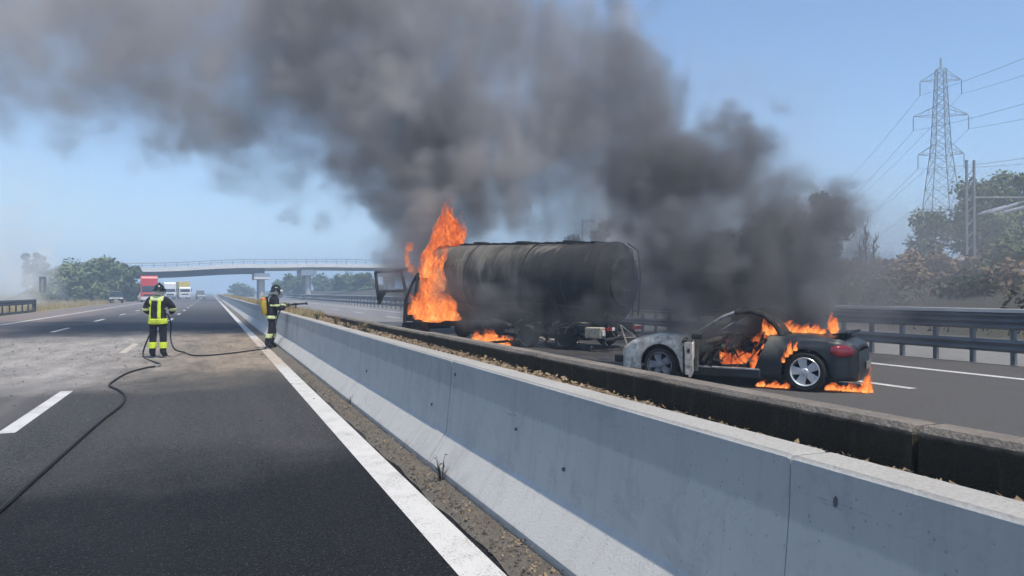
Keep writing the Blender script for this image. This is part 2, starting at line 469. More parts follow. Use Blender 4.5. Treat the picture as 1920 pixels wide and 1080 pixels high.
def ash_paint():
    t = MT('burnt_bodywork', 0.85, 0.0)
    p = t.obj(); x, y, z = t.xyz(p)
    a = t.noise(p, 4.0, 6, 0.7, 0.6); b = t.noise(p, 16, 5, 0.7)
    c = t.mix(t.ramp(a, [(0.30, 0.0), (0.62, 1.0)]), (0.36, 0.305, 0.25), (0.95, 0.87, 0.75))
    c = t.mix(t.ramp(b, [(0.50, 0.0), (0.72, 0.75)]), c, (0.10, 0.08, 0.065))
    c = t.mix(t.math('MULTIPLY', t.ramp(t.noise(p, 2.2, 4, 0.6), [(0.55, 0.0), (0.75, 0.6)]), 0.7), c, (0.28, 0.16, 0.09))
    t.color(c); t.bump(b, 0.4, 0.01)
    return t.m
M['ash'] = ash_paint()
M['ash_dim'] = plain('blistered_door', (0.36, 0.34, 0.31), 0.85, 0, 0.7, 9.0)
def dark_paint():
    t = MT('sooty_dark_paint', 0.3, 0.0, 0.5)
    p = t.obj(); a = t.noise(p, 3.2, 6, 0.65, 0.4); b = t.noise(p, 20, 4, 0.7)
    c = t.mix(t.ramp(a, [(0.35, 0.0), (0.7, 1.0)]), (0.010, 0.012, 0.015), (0.030, 0.036, 0.043))
    x, y, z = t.xyz(p)
    sc = t.math('MULTIPLY', t.sstep(t.math('ADD', x, t.math('MULTIPLY', a, 0.5)), -0.72, -0.42), t.sstep(t.math('ADD', z, t.math('MULTIPLY', b, 0.2)), 0.55, 0.85))
    c = t.mix(t.math('MULTIPLY', sc, 0.8), c, (0.17, 0.155, 0.125))
    c = t.mix(t.ramp(b, [(0.62, 0.0), (0.78, 0.5)]), c, (0.10, 0.10, 0.095))
    t.color(c); t.rough(t.math('ADD', 0.22, t.math('MULTIPLY', a, 0.45)))
    return t.m
M['sooty'] = dark_paint()
def tank_mat():
    t = MT('scorched_tank', 0.8, 0.05)
    p = t.obj(); x, y, z = t.xyz(p)
    warp = t.noise(p, 0.7, 5, 0.65)
    st = t.noise(t.scale(p, (1.5, 0.5, 0.30)), 1.3, 6, 0.65, 0.8)
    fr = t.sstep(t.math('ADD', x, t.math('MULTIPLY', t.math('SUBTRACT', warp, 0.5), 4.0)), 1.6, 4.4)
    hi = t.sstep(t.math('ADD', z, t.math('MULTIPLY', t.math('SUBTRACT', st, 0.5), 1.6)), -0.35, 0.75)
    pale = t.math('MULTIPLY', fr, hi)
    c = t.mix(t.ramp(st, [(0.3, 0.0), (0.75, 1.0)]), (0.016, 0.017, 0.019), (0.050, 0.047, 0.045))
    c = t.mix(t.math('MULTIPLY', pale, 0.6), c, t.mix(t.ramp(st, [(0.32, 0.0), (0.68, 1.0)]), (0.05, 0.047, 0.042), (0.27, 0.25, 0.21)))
    stain = t.ramp(t.noise(t.scale(p, (1.2, 0.4, 0.35)), 0.9, 5, 0.6, 1.2), [(0.56, 0.0), (0.64, 1.0), (0.68, 1.0), (0.74, 0.0)])
    c = t.mix(t.math('MULTIPLY', stain, 0.5), c, (0.25, 0.225, 0.19))
    t.color(c); t.bump(warp, 0.35, 0.12)
    return t.m
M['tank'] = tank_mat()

# ------------------------------------------------------------------ ground, roads, markings
def sheet(name, x0, x1, y0, y1, z, mat, nx=1, ny=1, parent=None):
    rows = [[(x0 + (x1 - x0) * i / nx, y0 + (y1 - y0) * j / ny, z) for i in range(nx + 1)] for j in range(ny + 1)]
    return MB().grid(rows).build(name, mat, parent)

GX, GY0, GY1 = 1500.0, -300.0, 2400.0
ground = sheet('ground', -GX, GX, GY0, GY1, -0.03, M['field'])
tag(ground, kind='structure')
road_near = sheet('road', -12.9, 1.86, -60, 1400, 0.0, M['asphalt'])
road_far = sheet('road', 2.9, 16.2, -60, 1400, 0.0, M['asphalt_far'])
for r_ in (road_near, road_far): tag(r_, kind='structure')
tag(road_near, 'dark motorway carriageway on the hose side of the barrier')
tag(road_far, 'sooty motorway carriageway under the burning vehicles')
Z1 = 0.004
def mark(name, x0, x1, y0, y1, parent): return sheet(name, x0, x1, y0, y1, Z1, M['paint'], 1, 1, parent)
mark('edge_line', 1.30, 1.55, -20, 700, road_near)
mark('edge_line', -9.62, -9.40, -20, 700, road_near)
for k in range(-1, 30):
    mark('lane_dash', -2.24, -2.06, 10.0 + 12 * k, 13.9 + 12 * k, road_near)
    mark('lane_dash', -5.98, -5.80, 10.6 + 12 * k, 14.5 + 12 * k, road_near)
mark('edge_line', 13.72, 13.94, -20, 700, road_far)
mark('edge_line', 3.55, 3.75, -20, 700, road_far)
for k in range(-1, 30):
    mark('lane_dash', 10.72, 10.90, 9.0 + 12 * k, 13.2 + 12 * k, road_far)
    if k not in (0, 1): mark('lane_dash', 7.28, 7.44, 6.2 + 12 * k, 10.4 + 12 * k, road_far)

# grit along the foot of the barrier
rows = []
for j in range(0, 900):
    y = -3 + j * 0.08 if j < 600 else 45 + (j - 600) * 1.6
    w = 0.03 * math.sin(y * 3.1) + 0.02 * math.sin(y * 7.7)
    rows.append([(1.575 + w * 0.5, y, 0.006), (1.68, y, 0.012 + 0.006 * random.random()), (1.77 + w * 0.3, y, 0.016 + 0.01 * random.random()), (1.86, y, 0.022)])
tag(MB().grid(rows).build('gutter_strip', M['gravel'], None, True), kind='structure')

# ------------------------------------------------------------------ near concrete barrier
SEG, SEG0 = 4.33, 2.25 - 4.33 * 2
PROF = [(1.83, 0.0), (1.83, 0.075), (2.005, 0.33), (2.048, 0.76), (2.056, 0.965), (2.071, 0.98), (2.235, 0.98), (2.25, 0.965), (2.30, 0.33), (2.47, 0.075), (2.47, 0.0)]
def seg_mesh(L, prof, gap=0.005):
    mb = MB(); n = len(prof)
    ys = [gap, gap + 0.02, L - gap - 0.02, L - gap]
    vs = []
    cx = sum(p[0] for p in prof) / n
    for i, y in enumerate(ys):
        k = 0.985 if i in (0, 3) else 1.0
        for x, z in prof: vs.append((cx + (x - cx) * k, y, z if z < 0.9 else z - (0.006 if i in (0, 3) else 0)))
    fs = []
    for i in range(3):
        for j in range(n):
            j2 = (j + 1) % n
            fs.append((i * n + j, (i + 1) * n + j, (i + 1) * n + j2, i * n + j2))
    fs.append(tuple(range(n - 1, -1, -1))[::-1]); fs.append(tuple(3 * n + j for j in range(n - 1, -1, -1)))
    return mb.add(vs, fs)
barrier = empty('concrete_barrier', (2.15, 0, 0))
tag(barrier, 'pale grey sloped concrete safety barrier running along the white edge line', 'barrier')
first = None
for k in range(0, 62):
    y = SEG0 + SEG * k
    if first is None:
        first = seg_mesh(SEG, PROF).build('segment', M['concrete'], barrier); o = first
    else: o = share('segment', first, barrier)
    o.location = (-2.15 + random.uniform(-0.004, 0.004), y, 0)
# lifting holes and form-tie marks in the face
hole_mat = plain('tie_hole', (0.13, 0.13, 0.13), 0.9)
hole = None
for (hy, hz) in ((4.15, 0.51), (4.95, 0.62), (2.02, 0.86), (6.45, 0.86), (7.1, 0.50), (10.4, 0.5)):
    fx = 2.005 + (hz - 0.33) * 0.1
    if hole is None:
        hole = MB().lathe([(-0.012, 0.008), (0.004, 0.010), (0.006, 0.006)], 'X', 8).build('tie_hole', hole_mat, barrier); o = hole
    else: o = share('tie_hole', hole, barrier)
    o.location = (fx - 2.15 - 0.004, hy, hz); o.scale = (1, 1, random.uniform(1.2, 2.6))

# ------------------------------------------------------------------ median soil, mossy wall
def soil_top(y): return lerp_table([(-5, 0.70), (2, 0.74), (4, 0.76), (6, 0.80), (9, 0.82), (16, 0.84), (22, 0.90), (30, 0.93), (60, 0.95)], y)
rows = []
ys = [-4 + 0.14 * j for j in range(260)] + [33 + 2.5 * j for j in range(120)]
for y in ys:
    r = []
    for x in (2.24, 2.36, 2.5, 2.64, 2.78, 2.9, 3.02):
        r.append((x, y, soil_top(y) + random.uniform(-0.025, 0.03) + (0.03 if y > 20 else 0.0) * random.random()))
    rows.append(r)
tag(MB().grid(rows).build('median_soil', M['soil'], None, True), kind='structure')
def scatter_flakes(n, xr, yr, zf, s0, s1, upright=0.0):
    mb = MB()
    for _ in range(n):
        x = random.uniform(*xr); q = random.random(); y = yr[0] + (yr[1] - yr[0]) * q * q
        s = random.uniform(s0, s1); a = random.uniform(0, 2 * PI)
        e = Matrix.Rotation(a, 3, 'Z') @ Matrix.Rotation(random.uniform(-0.6, 0.6) + upright * random.choice((-1, 1)), 3, 'X')
        p = Vector((x, y, zf(y) + random.uniform(0.0, 0.03)))
        w = s * random.uniform(0.35, 0.8)
        mb.add([p + e @ Vector(v) for v in ((-w / 2, -s / 2, 0), (w / 2, -s * 0.2, 0.004), (w * 0.3, s / 2, 0.012), (-w / 2, s * 0.3, 0.0))], [(0, 1, 2, 3)])
    return mb
tag(scatter_flakes(12000, (2.26, 2.98), (1.5, 60), lambda y: soil_top(y) + 0.005, 0.010, 0.055).build('leaf_litter', M['litter']), 'dry tan leaf litter lying between the two median walls', 'litter', kind='stuff')
tag(scatter_flakes(1500, (1.60, 1.84), (1.0, 18), lambda y: 0.018, 0.008, 0.03).build('grit_litter', M['litter']), 'brown leaf bits and grit at the barrier foot', 'litter', kind='stuff')
mb = MB()
for _ in range(1500):
    q = random.random(); p = Vector((random.uniform(1.58, 1.83), 1.0 + 15 * q * q, 0.02)); s = random.uniform(0.004, 0.014)
    mb.box(p, (s * 1.4, s, s), Matrix.Rotation(random.random() * 3, 3, 'Z') @ Matrix.Rotation(random.random(), 3, 'X'))
tag(mb.build('gravel', M['gravel']), 'loose grey gravel along the barrier foot', 'gravel', kind='stuff')

mb = MB()
for _ in range(1500):
    x = random.uniform(-9.0, 1.5); y = random.gauss(23, 5.5) if x > -3 else random.gauss(25, 8)
    if y < 9: continue
    s_ = random.uniform(0.006, 0.020) * (1.8 if random.random() < 0.05 else 1)
    mb.box((x, y, s_ * 0.3 + 0.003), (s_ * random.uniform(0.7, 2), s_, s_ * 0.6), Matrix.Rotation(random.random() * 3, 3, 'Z'))
tag(mb.build('road_debris', M['gravel']), 'small grey debris strewn over the dusty lanes around the firefighters', 'debris', kind='stuff')
wall = empty('mossy_wall', (3.1, 0, 0))
tag(wall, 'dark moss-stained concrete wall behind the pale barrier', 'wall')
P2 = [(3.0, 0.0), (3.0, 0.95), (3.02, 0.98), (3.16, 0.98), (3.18, 0.95), (3.22, 0.33), (3.40, 0.075), (3.40, 0.0)]
first = None
for k in range(0, 60):
    y = 2.49 - SEG * 2 + SEG * k
    if first is None:
        first = seg_mesh(SEG, P2, 0.015).build('segment', M['mossy'], wall); o = first
    else: o = share('segment', first, wall)
    o.location = (-3.1 + random.uniform(-0.012, 0.012), y, random.uniform(-0.012, 0.012))

# weeds
def tuft(name, base, n, h, spread, mat, label, cat, w=0.006, group=None, leafy=0.0):
    mb = MB(); b = Vector(base)
    for _ in range(n):
        a = random.uniform(0, 2 * PI); l = h * random.uniform(0.5, 1.0); s = spread * random.uniform(0.2, 1)
        d = Vector((math.cos(a), math.sin(a), 0)); sd = Vector((-d.y, d.x, 0)) * w
        p0 = b + d * s * 0.25; p1 = b + d * s * 0.6 + Vector((0, 0, l * 0.6)); p2 = b + d * s + Vector((0, 0, l))
        mb.add([p0 - sd, p0 + sd, p1 + sd * 0.8, p1 - sd * 0.8, p2], [(0, 1, 2, 3), (3, 2, 4)])
        if leafy:
            for _k in range(3):
                q = p0.lerp(p2, random.uniform(0.4, 1.0)); e = Vector((random.uniform(-1, 1), random.uniform(-1, 1), random.uniform(-.2, .6))) * leafy
                f = Vector((-e.y, e.x, 0.2 * leafy)) * 0.4
                mb.add([q, q + e * 0.5 + f, q + e, q + e * 0.5 - f], [(0, 1, 2, 3)])
    return tag(mb.build(name, mat), label, cat, group)
tuft('weed', (1.80, 6.05, 0.01), 9, 0.24, 0.10, M['bark'], 'dry dark weed sprouting at the barrier foot by the white line', 'weed', 0.006, None, 0.035)
tuft('weed', (1.82, 10.6, 0.01), 7, 0.15, 0.06, M['leaf_dark'], 'small weed at the barrier foot halfway to the nozzle man', 'weed', 0.005, None, 0.03)
for k, (y, x, h) in enumerate(((13.2, 2.55, 0.18), (14.4, 2.72, 0.22), (15.4, 2.6, 0.16), (17.6, 2.7, 0.24), (19.4, 2.5, 0.2))):
    tuft('median_weed', (x, y, soil_top(y)), 16, h, 0.16, M['leaf_dry'] if k % 2 else M['leaf_dark'],
         'scrubby weed in the median litter, %s' % ['closest to the viewer', 'tall and brown behind the closest one', 'dark and low, third along', 'fourth along, leaning on the mossy wall', 'farthest, near the nozzle man'][k], 'weed', 0.006, 'weeds between the median walls', 0.05)
mb = MB()
for _ in range(5200):
    q = random.random(); y = 21.5 + 130 * q * q; x = random.uniform(2.3, 3.0); h = random.uniform(0.08, 0.22) * (1 + y * 0.006); a = random.uniform(0, PI); w = 0.008 + y * 0.0004
    dx, dy = math.cos(a) * w, math.sin(a) * w; z = soil_top(y) - 0.02
    mb.add([(x - dx, y - dy, z), (x + dx, y + dy, z), (x + random.uniform(-.06, .06), y + random.uniform(-.06, .06), z + h)], [(0, 1, 2)])
tag(mb.build('dry_grass', M['grass_dry']), 'dry grass along the far median beyond the nozzle man', 'grass', kind='stuff')
mb = MB()
for _ in range(9000):
    q = random.random(); y = 60 + 160 * q; x = -13.6 - 34 * random.random() ** 2; h = random.uniform(0.2, 0.6); a = random.uniform(0, PI); w = 0.05
    dx, dy = math.cos(a) * w, math.sin(a) * w
    mb.add([(x - dx, y - dy, -0.03), (x + dx, y + dy, -0.03), (x + random.uniform(-.15, .15), y, h)], [(0, 1, 2)])
tag(mb.build('dry_grass', M['grass_dry']), 'straw-coloured grass verge below the green bushes', 'grass', kind='stuff')

# right-hand bank
PB = [(16.2, -0.02), (18.0, 0.0), (20.5, 0.12), (22.0, 0.45), (23.5, 0.95), (27.5, 1.75), (32, 2.1), (45, 2.3), (90, 2.5), (260, 2.8), (1450, 3.0)]
rows = []
for j in range(150):
    y = -60 + j * 6 if j < 110 else 600 + (j - 110) * 40
    rows.append([(x + (random.uniform(-.5, .5) if 18 < x < 40 else 0), y, z + (random.uniform(-.22, .22) if 18 < x < 100 else 0)) for x, z in PB])
tag(MB().grid(rows).build('embankment', M['bank'], None, True), kind='structure')

# ------------------------------------------------------------------ guardrails
def wave_rail(y0, y1, z0, z1, depth, waves, side):
    """corrugated beam running along y; the ridges point towards side (-1 or +1)"""
    n = waves * 8; rows = []
    prof = []
    for i in range(n + 1):
        k = i / n
        prof.append((side * depth * (0.5 - 0.5 * math.cos(2 * PI * waves * k)), z0 + (z1 - z0) * k))
    back = [(x - side * 0.02, z) for x, z in prof]
    loop = prof + back[::-1]
    mb = MB(); m = len(loop)
    vs = [(x, y0, z) for x, z in loop] + [(x, y1, z) for x, z in loop]
    fs = [(j, (j + 1) % m, m + (j + 1) % m, m + j) for j in range(m)]
    return mb.add(vs, fs)

gr = empty('guardrail', (16.3, 0, 0))
tag(gr, 'tall two-rail steel guardrail on posts beyond the burning car', 'guardrail')
M['rail_far'] = plain('weathered_rail', (0.19, 0.20, 0.215), 0.6, 0.3, 0.3, 0.7)
M['rail_cap'] = plain('rail_cap', (0.66, 0.64, 0.61), 0.7, 0.0, 0.15, 0.7)
first_u = first_l = first_c = None
for k in range(0, 45):
    y = 2.0 + 4.0 * k
    if first_u is None:
        first_u = wave_rail(0, 3.99, 0.77, 1.15, 0.09, 3, -1).build('upper_rail', M['rail_far'], gr, True)
        first_l = wave_rail(0, 3.99, 0.27, 0.55, 0.08, 2, -1).build('lower_rail', M['rail_far'], gr, True)
        first_c = MB().box((0.04, 2, 1.19), (0.26, 3.98, 0.08)).build('cap_beam', M['rail_cap'], gr, False, 0.008)
        objs = (first_u, first_l, first_c)
    else: objs = (share('upper_rail', first_u, gr), share('lower_rail', first_l, gr), share('cap_beam', first_c, gr))
    for o in objs: o.location = (0, y, 0)
post = None
for k in range(0, 90):
    y = 8.25 + 0.95 * k if k < 40 else 46.2 + 2.0 * (k - 40)
    if post is None:
        post = MB().box((0.075, 0, 0.57), (0.10, 0.09, 1.15)).build('post', M['rail_far'], gr, False, 0.006); o = post
    else: o = share('post', post, gr)
    o.location = (0, y, 0)

gl = empty('guardrail', (-13.5, 48, 0))
tag(gl, 'low dark guardrail along the hard shoulder ending near the green bushes', 'guardrail')
M['rail_dark'] = plain('dark_rail', (0.055, 0.06, 0.07), 0.6, 0.3, 0.3, 0.7)
f1 = f2 = f3 = None
for k in range(9):
    y = -12 + 4.0 * k + 0.0
    if f1 is None:
        f1 = wave_rail(0, 4.0, 0.62, 1.02, 0.08, 2, 1).build('rail', M['rail_dark'], gl, True)
        f2 = MB().box((0, 2.0, 0.06), (0.24, 3.98, 0.16)).build('base_kerb', M['rail_dark'], gl)
        objs = (f1, f2)
    else: objs = (share('rail', f1, gl), share('base_kerb', f2, gl))
    for o in objs: o.location = (0, y, 0)
for k in range(18):
    if f3 is None:
        f3 = MB().box((-0.08, 0, 0.5), (0.08, 0.12, 1.0)).build('post', M['rail_dark'], gl); o = f3
    else: o = share('post', f3, gl)
    o.location = (0, -12 + 2 * k + 0.1, 0)
MB().box((-0.05, 24.15, 0.5), (0.26, 0.3, 1.04)).build('end_post', M['rail_dark'], gl)

# roadside sign seen from behind
p = W(80, 545, 92)
sg = empty('road_sign', (p.x, p.y, 0))
tag(sg, 'dark narrow roadside sign panel beside the green bushes', 'sign')
MB().box((0, 0, 2.55), (0.95, 0.05, 1.95)).build('panel', M['rail_dark'], sg, False, 0.01)
MB().box((-0.3, 0.06, 1.6), (0.07, 0.07, 3.6)).build('post', M['galv'], sg)
MB().box((0.3, 0.06, 1.6), (0.07, 0.07, 3.6)).build('post', M['galv'], sg)
MB().box((0.0, -0.035, 2.5), (0.28, 0.012, 1.5)).build('rear_channel', M['galv'], sg)
for o_ in (sg,): o_.rotation_euler = (0, 0, -0.5)

# ------------------------------------------------------------------ overpass
OY = 157.0
def deck_z(x): return smooth_table([(-75, 3.4), (-30, 4.7), (-12, 5.55), (8, 6.55), (22, 6.85), (45, 6.85), (110, 6.2)], x)
ov = empty('overpass', (0, OY, 0))
tag(ov, 'pale concrete road bridge crossing the motorway in the distance', 'bridge')
def deck_strip(xs, y0, y1, za, zb):
    mb = MB(); vs = []
    for x in xs:
        a, b = deck_z(x) + za, deck_z(x) + zb
        vs += [(x, y0, a), (x, y1, a), (x, y1, b), (x, y0, b)]
    fs = []
    for i in range(len(xs) - 1):
        for j in range(4): fs.append((i * 4 + j, i * 4 + (j + 1) % 4, (i + 1) * 4 + (j + 1) % 4, (i + 1) * 4 + j))
    fs += [(0, 1, 2, 3), tuple(4 * (len(xs) - 1) + j for j in (3, 2, 1, 0))]
    return mb.add(vs, fs)
xs = [-26 + 4 * k for k in range(34)]
deck_strip(xs, -0.9, 9.5, 0.0, 0.32).build('deck', M['bridge'], ov)
deck_strip(xs, -1.1, -0.85, -0.12, 0.62).build('parapet', M['bridge_white'], ov)
deck_strip(xs, 9.55, 9.8, -0.12, 0.62).build('parapet', M['bridge_white'], ov)
deck_strip([x for x in xs if x <= 10], 0.1, 0.7, -1.15, -0.02).build('girder', M['girder'], ov)
deck_strip([x for x in xs if x <= 10], 7.8, 8.4, -1.15, -0.02).build('girder', M['girder'], ov)
deck_strip([x for x in xs if x >= 10], 0.3, 0.8, -0.55, -0.02).build('girder', M['bridge'], ov)
deck_strip([x for x in xs if x >= 10], 7.6, 8.1, -0.55, -0.02).build('girder', M['bridge'], ov)
deck_strip(xs, -1.02, -0.95, 1.45, 1.56).build('handrail', M['rail_grey'], ov)
deck_strip(xs, -1.02, -0.95, 1.02, 1.10).build('handrail', M['rail_grey'], ov)
pst = None
for x in range(-26, 107, 2):
    if pst is None:
        pst = MB().box((0, 0, 0.46), (0.1, 0.08, 0.95)).build('baluster', M['rail_grey'], ov); o = pst
    else: o = share('baluster', pst, ov)
    o.location = (x, -0.98, deck_z(x) + 0.62)
for xp in (9.5, 18.6, 36.0):
    zt = deck_z(xp) - (1.17 if xp < 10 else 0.57)
    pr = MB().lathe([(0.0, 0.62), (zt - 1.2, 0.62)], 'Z', 14, (xp, 1.2, 0)).build('pier', M['bridge'], ov, True)
    MB().lathe([(0.0, 0.62), (zt - 1.2, 0.62)], 'Z', 14, (xp, 6.9, 0)).build('pier', M['bridge'], ov, True)
    MB().prism([(-1.5, 0), (1.5, 0), (1.5, 9), (-1.5, 9)], 0, 1.2).build('pier_cap', M['bridge_white'], ov, False, 0.05).location = (xp, -0.4, zt - 1.2)
M['ramp'] = soil('ramp_grass', (0.16, 0.14, 0.08), (0.10, 0.11, 0.05), 0.4)
rows = []
for x, k in ((-33, 0.0), (-30, 0.45), (-27, 0.86), (-24, 0.86), (-21, 0.0)):
    z = deck_z(-26) * k - 0.03
    rows.append([(x, -7, -0.03), (x, -2, z), (x, 12, z), (x, 30, -0.03)])
ramp_ = MB().grid(rows).build('ramp_bank', M['ramp'], None); ramp_.location = (0, OY, 0)
tag(ramp_, kind='structure')

# ------------------------------------------------------------------ far vehicles
def wheel_simple(parent, x, y, r, w):
    mb = MB().lathe([(-w / 2, r * 0.9), (-w / 2 + 0.03, r), (w / 2 - 0.03, r), (w / 2, r * 0.9)], 'X', 16, (x, y, r))
    wl = mb.build('wheel', M['rubber'], parent, True)
    MB().lathe([(-w / 2 - 0.012, r * 0.55), (w / 2 + 0.012, r * 0.55)], 'X', 12, (x, y, r)).build('rim', M['galv'], wl)

def lorry(name, loc, rz, label, cab_mat, box_mat, bump_mat, H=3.6, BH=4.0, L=9.0, wind_h=0.75):
    """front faces -y (towards the viewer)"""
    e = empty(name, loc, rz); tag(e, label, 'truck', 'vehicles held up in the distance')
    w = 2.5
    prof = [(0.0, 0.45), (-0.06, 1.35), (0.02, 1.55), (0.30, H - 0.35), (0.55, H), (2.1, H), (2.1, 0.45)]
    mb = MB(); n = len(prof)
    vs = [(-w / 2, y, z) for y, z in prof] + [(w / 2, y, z) for y, z in prof]
    fs = [tuple(range(n)), tuple(range(2 * n - 1, n - 1, -1))] + [(i, n + i, n + (i + 1) % n, (i + 1) % n) for i in range(n)]
    cb = mb.add(vs, fs).build('cab', cab_mat, e, False, 0.06)
    z0 = 1.62; z1 = z0 + wind_h
    y0 = 0.02 + 0.28 * (z0 - 1.55) / (H - 1.9) - 0.02; y1 = 0.02 + 0.28 * (z1 - 1.55) / (H - 1.9) - 0.02
    MB().add([(-1.12, y0, z0), (1.12, y0, z0), (1.05, y1, z1), (-1.05, y1, z1), (-1.12, y0 + .03, z0), (1.12, y0 + .03, z0), (1.05, y1 + .03, z1), (-1.05, y1 + .03, z1)],
             [(0, 1, 2, 3), (7, 6, 5, 4), (0, 4, 5, 1), (1, 5, 6, 2), (2, 6, 7, 3), (3, 7, 4, 0)]).build('windscreen', M['glass_dark'], cb)
    for s in (-1, 1):
        MB().box((s * 1.256, 1.0, 2.05), (0.02, 0.9, 0.7)).build('side_window', M['glass_dark'], cb)
        MB().box((s * 1.42, 0.15, 2.1), (0.2, 0.12, 0.65)).build('mirror', M['black'], cb, False, 0.03)
        MB().box((s * 0.95, -0.1, 0.78), (0.36, 0.06, 0.2)).build('headlight', M['lamp'], cb, False, 0.02)
    MB().box((0, -0.075, 1.12), (1.5, 0.04, 0.3)).build('grille', M['black'], cb)
    MB().box((0, -0.02, 0.62), (2.5, 0.22, 0.5)).build('bumper', bump_mat, e, False, 0.05)
    MB().box((0, 2.5 + L / 2, 0.95 + (BH - 0.95) / 2), (2.55, L, BH - 0.95)).build('box_body', box_mat, e, False, 0.03)
    MB().box((0, 1.2 + L / 2, 0.78), (0.9, L + 2.2, 0.24)).build('chassis', M['black'], e)
    for s in (-1.05, 1.05):
        for y in (1.1, L - 1.2, L + 0.3): wheel_simple(e, s, y, 0.5, 0.32)
    return e

def far_car(name, loc, rz, label, mat, H=1.6, Wd=1.85, L=4.4):
    e = empty(name, loc, rz); tag(e, label, 'car', 'vehicles held up in the distance')
    low = [(0.0, 0.35), (-0.02, 0.62), (0.12, 0.85), (1.15, 0.98), (L - 0.5, 1.02), (L - 0.05, 0.9), (L, 0.4)]
    n = len(low)
    mb = MB().add([(-Wd / 2, y, z) for y, z in low] + [(Wd / 2, y, z) for y, z in low],
                  [tuple(range(n)), tuple(range(2 * n - 1, n - 1, -1))] + [(i, n + i, n + (i + 1) % n, (i + 1) % n) for i in range(n)])
    mb.build('body', mat, e, False, 0.05)
    a, b = Wd / 2 - 0.06, Wd / 2 - 0.2
    cab = MB().add([(-a, 1.1, 0.97), (a, 1.1, 0.97), (a, L - 0.4, 1.0), (-a, L - 0.4, 1.0), (-b, 1.8, H), (b, 1.8, H), (b, L - 0.9, H), (-b, L - 0.9, H)],
             [(0, 3, 2, 1), (4, 5, 6, 7), (0, 1, 5, 4), (1, 2, 6, 5), (2, 3, 7, 6), (3, 0, 4, 7)]).build('cabin', mat, e, False, 0.05)
    MB().add([(-a + .08, 1.12, 1.02), (a - .08, 1.12, 1.02), (b - .06, 1.73, H - .08), (-b + .06, 1.73, H - .08), (-a + .08, 1.16, 1.02), (a - .08, 1.16, 1.02), (b - .06, 1.77, H - .08), (-b + .06, 1.77, H - .08)],
             [(0, 1, 2, 3), (7, 6, 5, 4), (0, 4, 5, 1), (1, 5, 6, 2), (2, 6, 7, 3), (3, 7, 4, 0)]).build('windscreen', M['glass_dark'], cab)
    for s in (-1, 1):
        MB().box((s * 0.68, -0.02, 0.70), (0.34, 0.06, 0.15)).build('headlight', M['lamp'], e, False, 0.02)
        MB().box((s * (Wd / 2 + 0.1), 1.3, 1.0), (0.18, 0.12, 0.14)).build('mirror', M['black'], e, False, 0.02)
    MB().box((0, -0.03, 0.45), (0.42, 0.03, 0.11)).build('number_plate', M['white_paint'], e)
    MB().box((0, -0.025, 0.62), (0.8, 0.03, 0.12)).build('grille', M['black'], e)
    for s in (-0.8, 0.8):
        for y in (0.85, L - 0.8): wheel_simple(e, s, y, 0.33, 0.22)
    return e

def at_ground(px, py):
    p = G(px, py); p.z = 0.004; return p
v = lorry('lorry', at_ground(280, 566.5), 0.08, 'red lorry with a white bumper stopped on the hard shoulder', M['red_paint'], M['red_paint'], M['white_paint'], 4.2, 4.35, 9.5, 1.0)
v = lorry('lorry', at_ground(319, 561), 0.1, 'white lorry stopped between the red and yellow lorries', M['white_paint'], M['white_paint'], M['grey_paint'], 3.9, 4.0, 9)
v = lorry('lorry', at_ground(347, 560.5), 0.1, 'white lorry with a yellow top beside the far dashed line', M['white_paint'], M['yellow_paint'], M['white_paint'], 2.9, 4.2, 10)
far_car('car', at_ground(378, 560.5), 0.1, 'grey van-like car far ahead in the lane under the bridge', M['grey_paint'], 2.1, 1.95, 4.8)
far_car('car', at_ground(218, 568.5), 0.12, 'dark blue car parked on the shoulder by the bushes', M['navy_paint'], 1.75, 1.9, 4.5)

